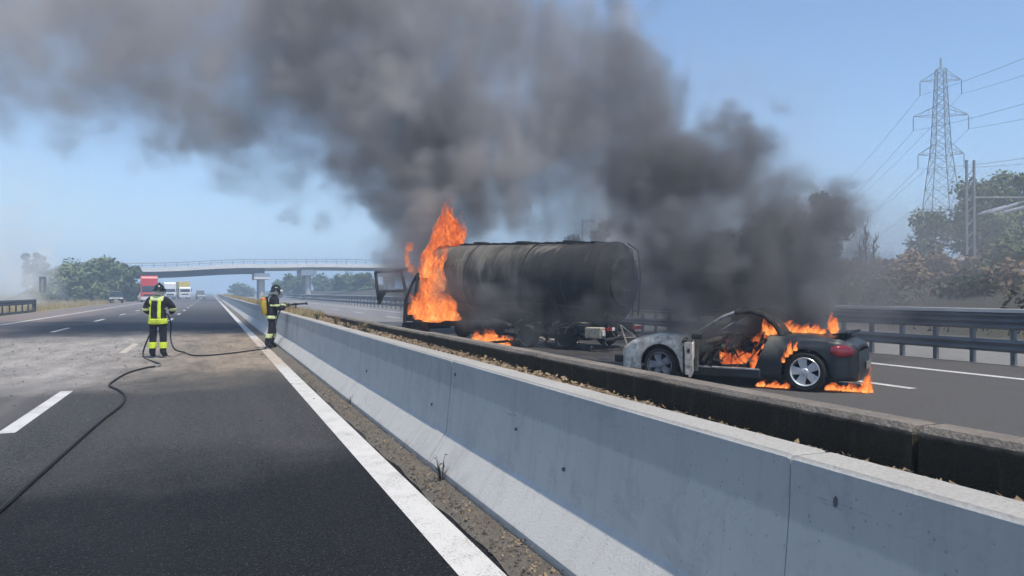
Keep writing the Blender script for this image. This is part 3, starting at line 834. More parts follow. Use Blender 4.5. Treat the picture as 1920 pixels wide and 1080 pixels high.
# ------------------------------------------------------------------ pylon and wires
def pylon(name, base, H, label, rz=0.0, sc=1.0):
    e = empty(name, base, rz); tag(e, label, 'pylon')
    w0, zt = 3.5 * sc, H * 0.70
    def hw(z): return lerp_table([(0, w0), (H * 0.40, w0 * 0.62), (H * 0.60, w0 * 0.38), (H * 0.95, w0 * 0.20), (H, 0.12)], z)
    th = 0.13 * sc
    for sx in (-1, 1):
        for sy in (-1, 1):
            mb = MB(); zs = [0, H * .2, H * .4, H * .6, H * .8, H * .95]
            for a, b in zip(zs, zs[1:]): mb.bar((sx * hw(a), sy * hw(a), a), (sx * hw(b), sy * hw(b), b), th)
            mb.build('leg', M['pylon'], e)
    zs = [0]; 
    while zs[-1] < H * 0.95: zs.append(min(H * 0.951, zs[-1] + max(1.5, hw(zs[-1]) * 1.55)))
    for a, b in zip(zs, zs[1:]):
        mb = MB(); A, B = hw(a), hw(b)
        for sx, sy, tx, ty in ((-1, -1, 1, -1), (1, -1, 1, 1), (1, 1, -1, 1), (-1, 1, -1, -1)):
            mb.bar((sx * A, sy * A, a), (tx * B, ty * B, b), th * 0.55); mb.bar((tx * A, ty * A, a), (sx * B, sy * B, b), th * 0.55)
            mb.bar((sx * B, sy * B, b), (tx * B, ty * B, b), th * 0.5)
        mb.build('lattice_panel', M['pylon'], e)
    MB().bar((0, 0, H * 0.95), (0, 0, H), 0.25).build('peak', M['pylon'], e)
    tips = []
    for z, L in ((H * 0.90, 3.6), (H * 0.745, 4.8), (H * 0.575, 4.0)):
        for s in (-1, 1):
            mb = MB(); h = hw(z); tip = Vector((s * L * sc, 0, z))
            for sy in (-1, 1):
                mb.bar((s * h, sy * h, z), tip, th * 0.7); mb.bar((s * h, sy * h, z + 1.7 * sc), tip, th * 0.6)
            for q in (0.33, 0.66):
                mb.bar(Vector((s * h, -h, z)).lerp(tip, q), Vector((s * h, -h, z + 1.7 * sc)).lerp(tip, q), th * 0.45)
            mb.build('cross_arm', M['pylon'], e)
            ins = MB()
            for k in range(9): ins.lathe([(-0.06, 0.05), (-0.02, 0.15 * sc), (0.03, 0.05)], 'Z', 8, (tip.x, 0, z - 0.35 - k * 0.26 * sc))
            ins.tube([(tip.x, 0, z), (tip.x, 0, z - 2.6 * sc)], 0.05, 6).build('insulator', M['wire'], e)
            tips.append(Vector((tip.x, 0, z - 2.65 * sc)))
    return e, tips
pb = W(1765, 430, 140); pb.z = 3.0
PH = 1.6 + 440 * 140 / FPX - 3.0
pyl, tips = pylon('pylon', pb, PH, 'tall steel lattice power pylon above the trees', rz=-0.55)
lines = empty('power_line', (pb.x, pb.y, 3.0)); tag(lines, 'thin dark power lines slung from the lattice pylon', 'power line')
rot = Matrix.Rotation(-0.55, 3, 'Z'); along = rot @ Vector((0, 1, 0))
for i, tp in enumerate(tips):
    a = rot @ tp
    for s, reach, drop, sag in ((1, 290, -9.0, 13.0), (-1, 240, 0.0, 9.0)):
        pts = []
        for k in range(25):
            q = k / 24; pts.append(a + along * s * reach * q + Vector((0, 0, drop * q - sag * 4 * q * (1 - q))) + (rot @ Vector((0.0, 0, 0))))
        MB().tube(pts, 0.028, 5, False).build('conductor', M['wire'], lines)

# railway catenary on the bank
cb_ = W(1815, 515, 42); 
cz = 2.2
mast = empty('catenary_mast', (cb_.x, cb_.y, cz)); tag(mast, 'slender grey railway mast with white insulators by the tall trees', 'mast')
mast.rotation_euler = (0, 0, -YAW)
top = 1.6 + 248 * 42 / FPX - cz
for dx in (-0.06, 0.36):
    MB().box((dx, 0, top / 2 - 0.2), (0.09, 0.12, top + 0.4)).build('column', M['galv'], mast)
mb = MB()
for k in range(9): mb.bar((-0.06, 0.02, 0.3 + k * 0.7), (0.36, 0.02, 0.75 + k * 0.7), 0.045)
mb.build('lacing', M['galv'], mast)
z0 = 1.6 - (402 - HZ) * 42 / FPX - cz
MB().tube([(0.3, 0, z0 + .95), (3.6, 0, z0 + 0.95)], 0.045, 8).build('top_tube', M['galv'], mast)
for k, (za, zb, xa) in enumerate(((0.0, 0.80, 0.55), (0.05, 1.0, 1.0), (0.0, 0.72, 1.4))):
    ar = MB().tube([(xa, -0.3 * k, z0 + za), (xa + 2.9, -0.3 * k, z0 + zb)], 0.04, 8).build('arm', M['galv'], mast)
    for j in range(4): pass
    mb = MB()
    for j in range(10):
        q = 0.10 + j * 0.048
        c = Vector((xa, -0.3 * k, z0 + za)).lerp(Vector((xa + 2.9, -0.3 * k, z0 + zb)), q)
        mb.lathe([(-0.035, 0.04), (0.0, 0.115), (0.035, 0.04)], 'X', 10, c)
    mb.build('insulator', M['ceramic'], ar)
# small far masts
for (px, py0, py1, d, lab) in ((1493, 366, 420, 120, 'thin lamp pole sticking up behind the smoky tree'), (1092, 410, 460, 110, 'thin pole standing behind the burning tank')):
    b = W(px, py1, d); t_ = W(px, py0, d)
    e = empty('pole', (b.x, b.y, 3.0)); tag(e, lab, 'pole')
    MB().tube([(0, 0, -0.3), (0, 0, t_.z - 3.0)], [0.13, 0.08], 8).build('shaft', M['pylon'], e)
    MB().bar((0, 0, t_.z - 3.4), (1.4, -0.4, t_.z - 3.3), 0.09).build('arm', M['pylon'], e)
    MB().box((1.5, -0.42, t_.z - 3.35), (0.6, 0.3, 0.16)).build('head', M['pylon'], e, False, 0.02)

# ------------------------------------------------------------------ trees and bushes
def tree(name, base, H, rx, label, leaf, cat='tree', n=2600, s=0.32, trunk=0.28, cz=0.62, rz=0.45, lobes=9, seed=0, group=None, trunk_r=0.16, narrow=0.0):
    rnd = random.Random(seed)
    e = empty(name, base, rnd.uniform(0, 6)); tag(e, label, cat, group)
    mb = MB(); topz = H * (cz + rz * 0.5)
    pts = [(0, 0, -0.4), (rnd.uniform(-.1, .1), rnd.uniform(-.1, .1), H * trunk), (rnd.uniform(-.3, .3), rnd.uniform(-.3, .3), topz)]
    mb.tube(pts, [trunk_r, trunk_r * 0.75, trunk_r * 0.2], 7)
    cs = []
    for k in range(lobes):
        a = 2 * PI * k / lobes + rnd.uniform(-.4, .4); q = rnd.uniform(0.0, 0.78); hz = rnd.uniform(-0.85, 0.85)
        shr = math.sqrt(max(0.05, 1 - hz * hz * 0.8)) * (1 - narrow * (hz + 1) / 2)
        c = Vector((math.cos(a) * rx * q * shr, math.sin(a) * rx * q * shr, H * cz + hz * H * rz * 0.8))
        cs.append((c, rnd.uniform(0.30, 0.52) * rx * (0.7 + 0.5 * shr) * (1.0 if lobes < 20 else 0.8)))
        mb.tube([(pts[1][0], pts[1][1], H * trunk * rnd.uniform(0.7, 1.1)), Vector((c.x * .5, c.y * .5, (c.z + H * trunk) / 2 + .2)), c], [trunk_r * .45, trunk_r * .28, 0.03], 5)
    mb.build('trunk', M['bark'], e)
    lf = MB(); V, F = [], []
    for i in range(n):
        c, r = rnd.choice(cs)
        d = Vector((rnd.gauss(0, 1), rnd.gauss(0, 1), rnd.gauss(0, 1)))
        if d.length < 1e-3: continue
        d.normalize(); rr = r * (rnd.random() ** 0.45) * (1.12 if rnd.random() < 0.15 else 1.0)
        p = c + Vector((d.x * rr, d.y * rr, d.z * rr * 0.95))
        t1 = Vector((rnd.gauss(0, 1), rnd.gauss(0, 1), rnd.gauss(0, 0.6))).normalized(); t2 = t1.cross(d)
        if t2.length < 1e-3: continue
        t2.normalize(); q = s * rnd.uniform(0.5, 1.25)
        k = len(V)
        V += [p - t1 * q, p + t2 * q * 0.55, p + t1 * q, p - t2 * q * 0.55]; F.append((k, k + 1, k + 2, k + 3))
    lf.v = [tuple(x) for x in V]; lf.f = F
    lf.build('crown', leaf, e)
    return e
def base_at(px, d, z):
    p = W(px, 548, d); p.z = z; return p
def pxm(d, n): return n * d / FPX
# behind the left guardrail: a clump of green bushes (photo: x 88 to 255)
for i, (px, top, d, hw, leaf) in enumerate(((112, 493, 124, 26, 'leaf_pale'), (140, 488, 128, 32, 'leaf'), (172, 484, 126, 34, 'leaf_pale'), (205, 485, 125, 32, 'leaf_pale'), (232, 492, 130, 28, 'leaf'), (248, 499, 133, 18, 'leaf'))):
    b = base_at(px, d, -0.05); H = 1.6 + (548 - top) * d / FPX
    lab = ['leafy green bush next to the roadside sign panel', 'rounded green bush second from the roadside sign', 'tall pale green bush in the middle of the roadside clump',
           'bushy green shrub behind the parked dark car', 'pale green shrub next to the red lorry', 'small green shrub nearest the red lorry'][i]
    tree('bush', b, H, pxm(d, hw) * 1.1, lab, M[leaf], 'bush', 3000, 0.34, 0.12, 0.50, 0.58, 12, 100 + i, 'roadside bushes', 0.10)
for i, (px, top) in enumerate(((50, 464), (68, 468), (80, 473))):
    d = 190; b = base_at(px, d, 0); H = 1.6 + (548 - top) * d / FPX
    tree('poplar_tree', b, H, pxm(d, 11), ['tallest of the far dark poplars above the white smoke', 'middle one of the far poplars above the white smoke', 'shortest of the far poplars, closest to the roadside bushes'][i], M['leaf_dark'], 'tree', 1400, 0.5, 0.2, 0.55, 0.52, 26, 130 + i, 'far poplars', 0.2)
# under the bridge and behind the lorry wreck
for i, (px, top, d, hw) in enumerate(((520, 524, 210, 22), (555, 518, 205, 26), (605, 522, 215, 30), (640, 514, 190, 30), (672, 511, 180, 28), (455, 535, 260, 24), (700, 508, 170, 26))):
    b = base_at(px, d, 0.2); H = 1.6 + (548 - top) * d / FPX
    lab = ['hazy tree between the bridge piers', 'hazy taller tree beside the second bridge pier', 'hazy wide tree past the second bridge pier', 'hazy tree under the bridge end',
           'hazy tree just before the open lorry door', 'low hazy tree beyond the first bridge pier', 'hazy tree right behind the open lorry door'][i]
    tree('far_tree', b, H, pxm(d, hw), lab, M['leaf'], 'tree', 1300, 0.6, 0.12, 0.5, 0.55, 9, 150 + i, 'trees beyond the bridge', 0.2)
# bank trees on the right
BT = [(1848, 314, 62, 66, 'leaf', 'tall green tree right beside the railway mast', 3600, 'tree'), (1912, 318, 64, 66, 'leaf_pale', 'tall green tree at the photo edge behind the insulators', 3400, 'tree'),
      (1816, 372, 60, 32, 'leaf', 'narrow tree directly behind the railway mast', 1800, 'tree'), (1875, 400, 58, 44, 'leaf_pale', 'mid-height tree in front of the two tall ones', 2600, 'tree'),
      (1745, 400, 70, 54, 'leaf_pale', 'pale round tree in front of the pylon foot', 2400, 'tree'),
      (1540, 366, 55, 60, 'leaf_dark', 'big dark tree half hidden by the car smoke', 3600, 'tree'), (1490, 420, 58, 40, 'leaf_dark', 'lower dark tree wrapped in the car smoke', 2200, 'tree'),
      (1430, 395, 75, 48, 'leaf_dark', 'dim tree deep in the smoke above the burning car', 2200, 'tree'), (1350, 430, 72, 44, 'leaf_dark', 'dim tree in smoke to the side of the tank end', 2000, 'tree'),
      (1130, 408, 78, 34, 'leaf_dark', 'grey tree rising behind the tank top', 1700, 'tree'), (1172, 420, 80, 36, 'leaf_dark', 'grey lower tree behind the tank end', 1500, 'tree'),
      (1235, 436, 80, 46, 'leaf_dark', 'smoky tree beside the tank end', 1500, 'tree'), (1075, 434, 95, 34, 'leaf_dark', 'faint far tree behind the tank middle', 1100, 'tree')]
for i, (px, top, d, hw, leaf, lab, n, cat) in enumerate(BT):
    b = base_at(px, d, 2.2); H = (1.6 + (548 - top) * d / FPX - 2.2) * 1.06
    tree('bank_tree', b, H, pxm(d, hw), lab, M[leaf], cat, int(n * 1.6), 0.20, 0.22, 0.56, 0.5, 26, 200 + i, 'trees on the bank', 0.2, 0.15)
# bare slim trees
for i, (px, top) in enumerate(((1623, 418), (1638, 448), (1612, 452))):
    d = 50; b = base_at(px, d, 2.2); H = 1.6 + (548 - top) * d / FPX - 2.2
    e = empty('bare_tree', b); tag(e, ['tallest of the thin bare trees on the bank', 'bare slim tree beside the tallest bare one, pylon side', 'short thin bare tree on the smoke side of the tallest'][i], 'tree', 'bare trees on the bank')
    mb = MB().tube([(0, 0, -0.3), (0.03, 0, H * .5), (0, 0, H)], [0.10, 0.08, 0.02], 6)
    for k in range(16):
        z = H * random.uniform(0.2, 0.92); a = random.uniform(0, 6.3); l = random.uniform(0.2, 0.5)
        mb.tube([(0, 0, z), (math.cos(a) * l * .6, math.sin(a) * l * .6, z + l), (math.cos(a) * l * .7, math.sin(a) * l * .7, z + l * 2)], [0.035, 0.025, 0.01], 4)
    mb.build('trunk', M['bark'], e)
    lf = MB()
    for k in range(120):
        z = H * random.uniform(0.25, 0.85); a = random.uniform(0, 6.3); l = random.uniform(0.05, 0.35); q = 0.12
        p = Vector((math.cos(a) * l, math.sin(a) * l, z)); u = Vector((random.gauss(0, 1), random.gauss(0, 1), random.gauss(0, 1))).normalized() * q; w_ = u.cross(Vector((0, 0, 1))) * .6
        lf.add([p - u, p + w_, p + u, p - w_], [(0, 1, 2, 3)])
    lf.build('crown', M['leaf_dark'], e)
# dry brown shrubs on the bank
SH = [(1665, 484, 42, 40), (1715, 474, 44, 46), (1770, 476, 43, 42), (1830, 488, 38, 46), (1890, 462, 36, 60), (1600, 500, 44, 40), (1540, 512, 43, 44), (1460, 516, 46, 44), (1380, 520, 50, 40), (1290, 520, 54, 40), (1215, 515, 58, 36)]
for i, (px, top, d, hw) in enumerate(SH):
    b = base_at(px, d, 1.95); H = max(1.2, 1.6 + (548 - top) * d / FPX - 1.95)
    tree('dry_shrub', b, H, pxm(d, hw) * 1.15, 'dry brown shrub %s' % ['below the bare slim trees', 'in front of the pylon foot', 'at the foot of the railway mast', 'low on the bank past the mast', 'large and dense at the photo edge', 'between the smoke and the bare trees',
         'in the smoke behind the car spoiler', 'in the smoke above the car deck', 'in the smoke above the windscreen frame', 'in the smoke above the car bonnet', 'in the smoke by the tank end'][i],
         M['leaf_dry'] if i not in (4, 7) else M['leaf'], 'shrub', 1500, 0.16, 0.1, 0.45, 0.6, 11, 300 + i, 'shrubs on the bank', 0.06)
rb_ = random.Random(77)
for i in range(34):                                                     # brambles over the slope
    y = 6 + i * 1.55 + rb_.uniform(-.5, .5); x = rb_.uniform(23.2, 29.5)
    tree('bramble', (x, y, lerp_table(PB, x) - 0.1), rb_.uniform(0.8, 1.5), rb_.uniform(0.8, 1.4), 'low tangled bramble on the slope behind the tall guardrail', M[('leaf_dry', 'leaf_dark', 'scrub', 'leaf')[i % 4]], 'bramble', 520, 0.13, 0.1, 0.42, 0.6, 9, 500 + i, 'brambles on the bank slope', 0.04)
# scrub lower on the slope
mb = MB()
for _ in range(12000):
    y = random.uniform(4, 120); x = random.uniform(21.8, 34); z = lerp_table(PB, x) - 0.1; h = random.uniform(0.12, 0.32); a = random.uniform(0, PI); w = random.uniform(0.02, 0.05)
    dx, dy = math.cos(a) * w, math.sin(a) * w
    mb.add([(x - dx, y - dy, z), (x + dx, y + dy, z), (x + random.uniform(-.15, .15), y + random.uniform(-.15, .15), z + h)], [(0, 1, 2)])
tag(mb.build('bank_grass', M['scrub']), 'dry brown scrub grass on the bank behind the guardrail', 'grass', kind='stuff')

# ------------------------------------------------------------------ burning car (x forward, y to its left, z up)
HC = Vector((-0.575, 0.818, 0)).normalized()
car = empty('burning_car', (8.84, 10.86, 0.0), math.atan2(HC.y, HC.x))
tag(car, 'burning dark two-door sports car with ash-white front and silver rear wheel', 'car')
XF, XR, RA = 1.23, -1.23, 0.365
def c_w(x): return smooth_table([(-1.98, 0.60), (-1.90, 0.70), (-1.65, 0.83), (-1.2, 0.885), (-0.5, 0.865), (0.6, 0.865), (1.2, 0.885), (1.6, 0.865), (1.9, 0.78), (2.03, 0.66), (2.08, 0.55)], x)
def c_top(x): return smooth_table([(-1.98, 0.66), (-1.92, 0.76), (-1.7, 0.835), (-1.2, 0.885), (-0.5, 0.865), (0.6, 0.835), (1.0, 0.825), (1.4, 0.795), (1.75, 0.725), (1.98, 0.60), (2.08, 0.47)], x)
def c_low(x):
    z = 0.19
    for xw in (XF, XR):
        dx = x - xw
        if abs(dx) < RA: z = max(z, 0.315 + math.sqrt(RA * RA - dx * dx))
    return z
def c_g(z): return smooth_table([(0.15, 0.93), (0.30, 0.965), (0.52, 1.0), (0.70, 0.985), (0.80, 0.945), (0.90, 0.87)], z)
def c_pt(x, z, s, off=0.0): return Vector((x, s * (c_w(x) * c_g(z) + off), z))
def xs_between(a, b, n=34):
    xs = [a + (b - a) * i / n for i in range(n + 1)]
    for xw in (XF, XR):
        for k in range(13):
            x = xw + RA * math.cos(PI * k / 12) * 0.9995
            if a < x < b: xs.append(x)
    xs = sorted(set(round(x, 4) for x in xs))
    return xs
def body_side(a, b, s, K=9):
    rows = []
    for x in xs_between(a, b):
        z0, z1 = c_low(x), c_top(x)
        rr_ = []
        for k in range(K + 1):
            z = z0 + (z1 - z0) * k / K; q = c_pt(x, z, s)
            if a < -1 and x > -0.85: q.x += (0.50 - z) * 0.42 * (x + 0.85) / 0.35      # slanting door shut line
            rr_.append(q)
        rows.append(rr_)
    if s < 0: rows = rows[::-1]
    return MB().grid(rows)
def body_top(a, b, crown, K=10):
    rows = []
    for x in xs_between(a, b):
        z1 = c_top(x); y1 = c_w(x) * c_g(z1)
        rows.append([Vector((x, y1 * (1 - 2 * k / K), z1 + crown(x) * (1 - (1 - 2 * k / K) ** 2))) for k in range(K + 1)])
    return MB().grid(rows)
def solid(o, th=0.02):
    m = o.modifiers.new('shell', 'SOLIDIFY'); m.thickness = th; m.offset = -1; return o
for s in (1, -1):
    solid(body_side(0.62, 2.08, s).build('front_wing', M['ash'], car, True))
    solid(body_side(-1.98, -0.50, s).build('rear_quarter', M['sooty'], car, True))
solid(body_top(0.62, 2.08, lambda x: 0.07).build('bonnet', M['ash'], car, True))
solid(body_top(-1.98, -0.62, lambda x: 0.05).build('rear_deck', M['sooty'], car, True))
def cap(x, s, mat, name):
    z0, z1 = c_low(x), c_top(x); K = 6
    rows = []
    for k in range(K + 1):
        z = z0 + (z1 - z0) * k / K
        h = c_w(x) * c_g(z) * 0.995; bul = 0.06 * math.sin(PI * min(1, k / K * 1.1))
        rows.append([Vector((x + s * (0.004 + bul * (1 - (j / 4 - 1) ** 2)), h * (1 - j / 4), z)) for j in range(9)])
    return MB().grid(rows).build(name, mat, car, True)
cap(2.08, 1, M['charred_pale'], 'front_bumper')
rb = cap(-1.98, -1, M['sooty'], 'rear_bumper')
MB().box((-2.05, 0, 0.42), (0.012, 0.5, 0.12)).build('number_plate', M['charred_pale'], rb)
MB().box((2.13, 0.55, 0.36), (0.16, 0.22, 0.12)).build('bumper_mount', M['black'], car, False, 0.02)
# lamps
for s in (1, -1):
    rows = []
    for i in range(9):
        x = -1.60 - 0.33 * i / 8
        zc = 0.675 - 0.02 * i / 8; hh = 0.085 * math.sin(PI * (0.12 + 0.76 * i / 8)) + 0.01
        rows.append([c_pt(x, zc - hh + 2 * hh * k / 5, s, 0.006 + 0.012 * math.sin(PI * k / 5)) for k in range(6)])
    solid(MB().grid(rows if s > 0 else rows[::-1]).build('tail_light', M['tail_red'], car, True), 0.012)
MB().box((-1.86, 0.62, 0.745), (0.10, 0.06, 0.035)).build('reflector', M['lamp'], car, False, 0.01)
# spoiler
sp = MB()
sp.add([(-1.60, -0.62, 0.905), (-1.60, 0.62, 0.905), (-1.84, 0.66, 0.925), (-1.84, -0.66, 0.925), (-1.60, -0.62, 0.93), (-1.60, 0.62, 0.93), (-1.84, 0.66, 0.965), (-1.84, -0.66, 0.965)],
       [(0, 1, 2, 3), (7, 6, 5, 4), (0, 4, 5, 1), (1, 5, 6, 2), (2, 6, 7, 3), (3, 7, 4, 0)])
spo = sp.build('spoiler', M['black'], car, False, 0.01)
for y in (-0.4, 0.4): MB().box((-1.70, y, 0.88), (0.05, 0.03, 0.07)).build('stay', M['black'], spo)
# the far door, still shut, closes the cabin on the other side
solid(MB().grid([[c_pt(x, 0.22 + (c_top(x) - 0.24) * k / 7, -1) for k in range(8)] for x in [0.62 - 1.12 * i / 16 for i in range(17)]]).build('far_door', M['charred'], car, True))
MB().box((0.05, -0.74, 0.52), (1.05, 0.04, 0.5)).build('far_door_trim', M['charred_pale'], car, False, 0.02)
# floor, bulkheads, sills
MB().box((0.0, 0, 0.20), (3.4, 1.45, 0.06)).build('floor', M['charred'], car)
MB().box((0.64, 0, 0.50), (0.05, 1.62, 0.56)).build('firewall', M['charred'], car)
MB().box((-0.60, 0, 0.52), (0.05, 1.56, 0.60)).build('rear_bulkhead', M['charred'], car)
MB().box((0.0, 0, 0.32), (1.1, 0.24, 0.22)).build('tunnel', M['charred'], car, False, 0.03)
for s in (1, -1):
    MB().box((0.05, s * 0.80, 0.235), (1.16, 0.11, 0.13)).build('sill', M['sooty'], car, False, 0.02)
    MB().box((0.05, s * 0.815, 0.315), (1.12, 0.10, 0.028)).build('sill_plate', M['rim_burnt'], car, False, 0.006)
# dashboard beam, column, steering wheel
MB().tube([(0.46, -0.74, 0.72), (0.44, 0.0, 0.75), (0.46, 0.74, 0.72)], 0.05, 8).build('dash_beam', M['charred_pale'], car, True)
MB().box((0.50, 0.2, 0.62), (0.16, 1.1, 0.14)).build('dashboard', M['green_scrap'], car, False, 0.04)
pts = [Vector((0.18, 0.36, 0.72)) + Matrix.Rotation(-0.45, 3, 'Y') @ Vector((0, math.cos(a) * 0.18, math.sin(a) * 0.18)) for a in [2 * PI * k / 18 for k in range(19)]]
sw = MB().tube(pts, 0.014, 6, False).build('steering_wheel', M['charred'], car, True)
MB().tube([(0.45, 0.36, 0.62), (0.19, 0.36, 0.72)], 0.025, 8).build('column', M['charred'], sw)
# burnt seat frames
for s in (1, -1):
    mb = MB()
    y = s * 0.37
    for q in (-0.2, 0.2):
        mb.tube([(0.20, y + q, 0.33), (-0.22, y + q, 0.36), (-0.42, y + q * 0.9, 0.66), (-0.50, y + q * 0.6, 0.92)], 0.022, 6)
    for a in ((0.18, 0.335), (-0.02, 0.345), (-0.22, 0.37)): mb.tube([(a[0], y - .2, a[1]), (a[0], y + .2, a[1])], 0.015, 6)
    for a, k in (((-0.30, 0.48), .19), ((-0.40, 0.64), .18), ((-0.46, 0.80), .15), ((-0.50, 0.92), .12)): mb.tube([(a[0], y - k, a[1]), (a[0], y + k, a[1])], 0.018, 6)
    mb.box((-0.02, y, 0.29), (0.40, 0.36, 0.06))
    mb.build('seat_frame', M['charred'], car, True)
rw = random.Random(9)
for nm, mt_, cnt in (('cabin_wreckage', 'charred', 70), ('cabin_wreckage', 'charred_pale', 26), ('cabin_wreckage', 'green_scrap', 12)):
    mb = MB()
    for _ in range(cnt):
        a = Vector((rw.uniform(-0.5, 0.58), rw.uniform(-0.6, 0.72), rw.uniform(0.26, 0.70))); b = a + Vector((rw.gauss(0, 0.16), rw.gauss(0, 0.12), rw.gauss(0, 0.14))); b.z = min(0.86, max(0.25, b.z))
        mb.bar(a, b, rw.uniform(0.01, 0.035), rw.uniform(0.01, 0.06))
    tag(mb.build(nm, M[mt_], car), kind='stuff')
mb = MB()
for s in (1, -1):
    for _ in range(9): mb.ball((rw.uniform(-0.48, -0.1), s * 0.37 + rw.uniform(-0.18, 0.18), rw.uniform(0.34, 0.74)), (rw.uniform(0.06, 0.12), rw.uniform(0.06, 0.12), rw.uniform(0.05, 0.12)), 8, 5)
tag(mb.build('charred_foam', M['charred'], car), kind='stuff')
# windscreen frame and roof hoop
wf = MB()
P_ = lambda s: [Vector((0.66, s * 0.74, 0.84)), Vector((0.42, s * 0.71, 1.00)), Vector((0.16, s * 0.65, 1.17)), Vector((-0.04, s * 0.60, 1.255))]
left_p = MB().tube(P_(1), [0.035, 0.032, 0.03, 0.03], 8).build('windscreen_pillar', M['rim_burnt'], car, True)
MB().tube(P_(-1), [0.035, 0.032, 0.03, 0.03], 8).build('windscreen_pillar', M['charred_pale'], car, True)
MB().tube([(-0.04, 0.60, 1.255), (-0.02, 0.3, 1.285), (-0.02, -0.3, 1.285), (-0.04, -0.60, 1.255)], 0.042, 8).build('header_rail', M['charred'], car, True)
for s in (1, -1):
    MB().tube([(-0.04, s * 0.60, 1.255), (-0.30, s * 0.60, 1.275), (-0.52, s * 0.62, 1.22), (-0.72, s * 0.66, 1.06), (-0.84, s * 0.70, 0.88)], 0.042, 8).build('roof_rail', M['charred'], car, True)
rows = []
for k in range(9):
    q = k / 8; x_, z_ = lerp_table([(0, -0.30), (0.4, -0.56), (0.75, -0.76), (1, -0.92)], q), lerp_table([(0, 1.285), (0.4, 1.21), (0.75, 1.03), (1, 0.90)], q)
    rows.append([Vector((x_ + 0.03 * math.sin(j * 2.3 + k), (0.58 + 0.1 * q) * (1 - j / 4), z_ + 0.03 * (1 - (j / 4 - 1) ** 2) - 0.03 * abs(math.sin(j * 1.7 + k)))) for j in range(9)])
solid(MB().grid(rows).build('burnt_rear_screen', M['charred'], car, True), 0.015)
MB().tube([(0.30, 0.60, 0.86), (0.10, 0.62, 1.0), (-0.05, 0.60, 1.10)], 0.018, 6).build('window_strip', M['rim_burnt'], car, True)
# open door, seen along its edge
da = math.radians(107)
dr = empty('door', (0.62, 0.88, 0.0)); dr.parent = car; dr.rotation_euler = (0, 0, da)
MB().box((0.50, 0.0, 0.36), (0.98, 0.05, 0.26)).build('lower_panel', M['ash'], dr, False, 0.015)
MB().box((0.50, 0.03, 0.62), (0.96, 0.02, 0.30)).build('outer_skin', M['ash'], dr, False, 0.008)
MB().box((0.97, -0.02, 0.53), (0.05, 0.12, 0.52), Matrix.Rotation(0.03, 3, 'X')).build('latch_edge', M['ash_dim'], dr, False, 0.005)
MB().box((0.94, -0.09, 0.50), (0.10, 0.05, 0.46)).build('torn_trim', M['charred'], dr, False, 0.012)
MB().box((0.995, -0.02, 0.66), (0.012, 0.04, 0.06)).build('latch', M['charred'], dr)
MB().box((0.50, -0.10, 0.80), (0.92, 0.06, 0.05)).build('beam', M['charred'], dr, False, 0.01)
MB().box((0.30, 0.09, 0.86), (0.16, 0.18, 0.10)).build('mirror', M['charred'], dr, False, 0.03)
MB().box((0.56, 0.84, 0.56), (0.07, 0.07, 0.66)).build('hinge_pillar', M['charred_pale'], car, False, 0.015)
MB().box((0.70, 0.87, 0.50), (0.10, 0.03, 0.5)).build('hinge_plate', M['ash'], car, False, 0.01)
# wheels
def car_wheel(x, s, tyre_mat, rim_mat, rt):
    w = empty('wheel', (x, s * 0.76, rt)); w.parent = car
    MB().lathe([(-0.11, rt - 0.10), (-0.115, rt - 0.04), (-0.09, rt - 0.008), (-0.04, rt), (0.04, rt), (0.09, rt - 0.008), (0.115, rt - 0.04), (0.11, rt - 0.10)], 'Y', 36, caps=False).build('tyre', tyre_mat, w, True)
    MB().lathe([(-0.09, 0.235), (-0.05, 0.22), (0.02, 0.15), (0.02, 0.02)], 'Y', 30).build('brake_well', M['black'], w, True)
    rr = MB().lathe([(-0.10, 0.236), (0.105, 0.238), (0.117, 0.226), (0.105, 0.210), (0.06, 0.205), (-0.08, 0.20)], 'Y', 36)
    rr.f = rr.f[:-2]
    if s < 0: rr.v = [(a, -b, c) for a, b, c in rr.v]
    rr.build('rim', rim_mat, w, True)
    sp = MB()
    for k in range(5):
        a = 2 * PI * k / 5 + 0.25; R = Matrix.Rotation(a, 3, 'Y'); o = s * 0.095
        q = [(-0.045, o, 0.03), (0.045, o, 0.03), (0.075, o, 0.214), (-0.075, o, 0.214)]
        i2 = [(v_[0], v_[1] - s * 0.035, v_[2]) for v_ in q]
        sp.add([R @ Vector(v_) for v_ in q + i2], [(0, 1, 2, 3), (7, 6, 5, 4), (0, 4, 5, 1), (1, 5, 6, 2), (2, 6, 7, 3), (3, 7, 4, 0)])
    sp.lathe([(s * 0.06, 0.06), (s * 0.10, 0.058), (s * 0.11, 0.04)], 'Y', 16)
    sp.build('spokes', rim_mat, w, False, 0.006)
    return w
car_wheel(XR, 1, M['rubber'], M['rim'], 0.322)
car_wheel(XF, 1, M['charred'], M['rim_burnt'], 0.305)
car_wheel(XR, -1, M['rubber'], M['rim'], 0.322)
car_wheel(XF, -1, M['charred'], M['rim_burnt'], 0.305)
for xw in (XF, XR):
    for s in (1, -1):
        rows = []
        for k in range(15):
            a = PI * k / 14
            rows.append([Vector((xw + math.cos(a) * (RA + 0.005), s * yv, 0.315 + math.sin(a) * (RA + 0.005))) for yv in (0.84, 0.52)])
        MB().grid(rows).build('wheel_well', M['black'], car, True)

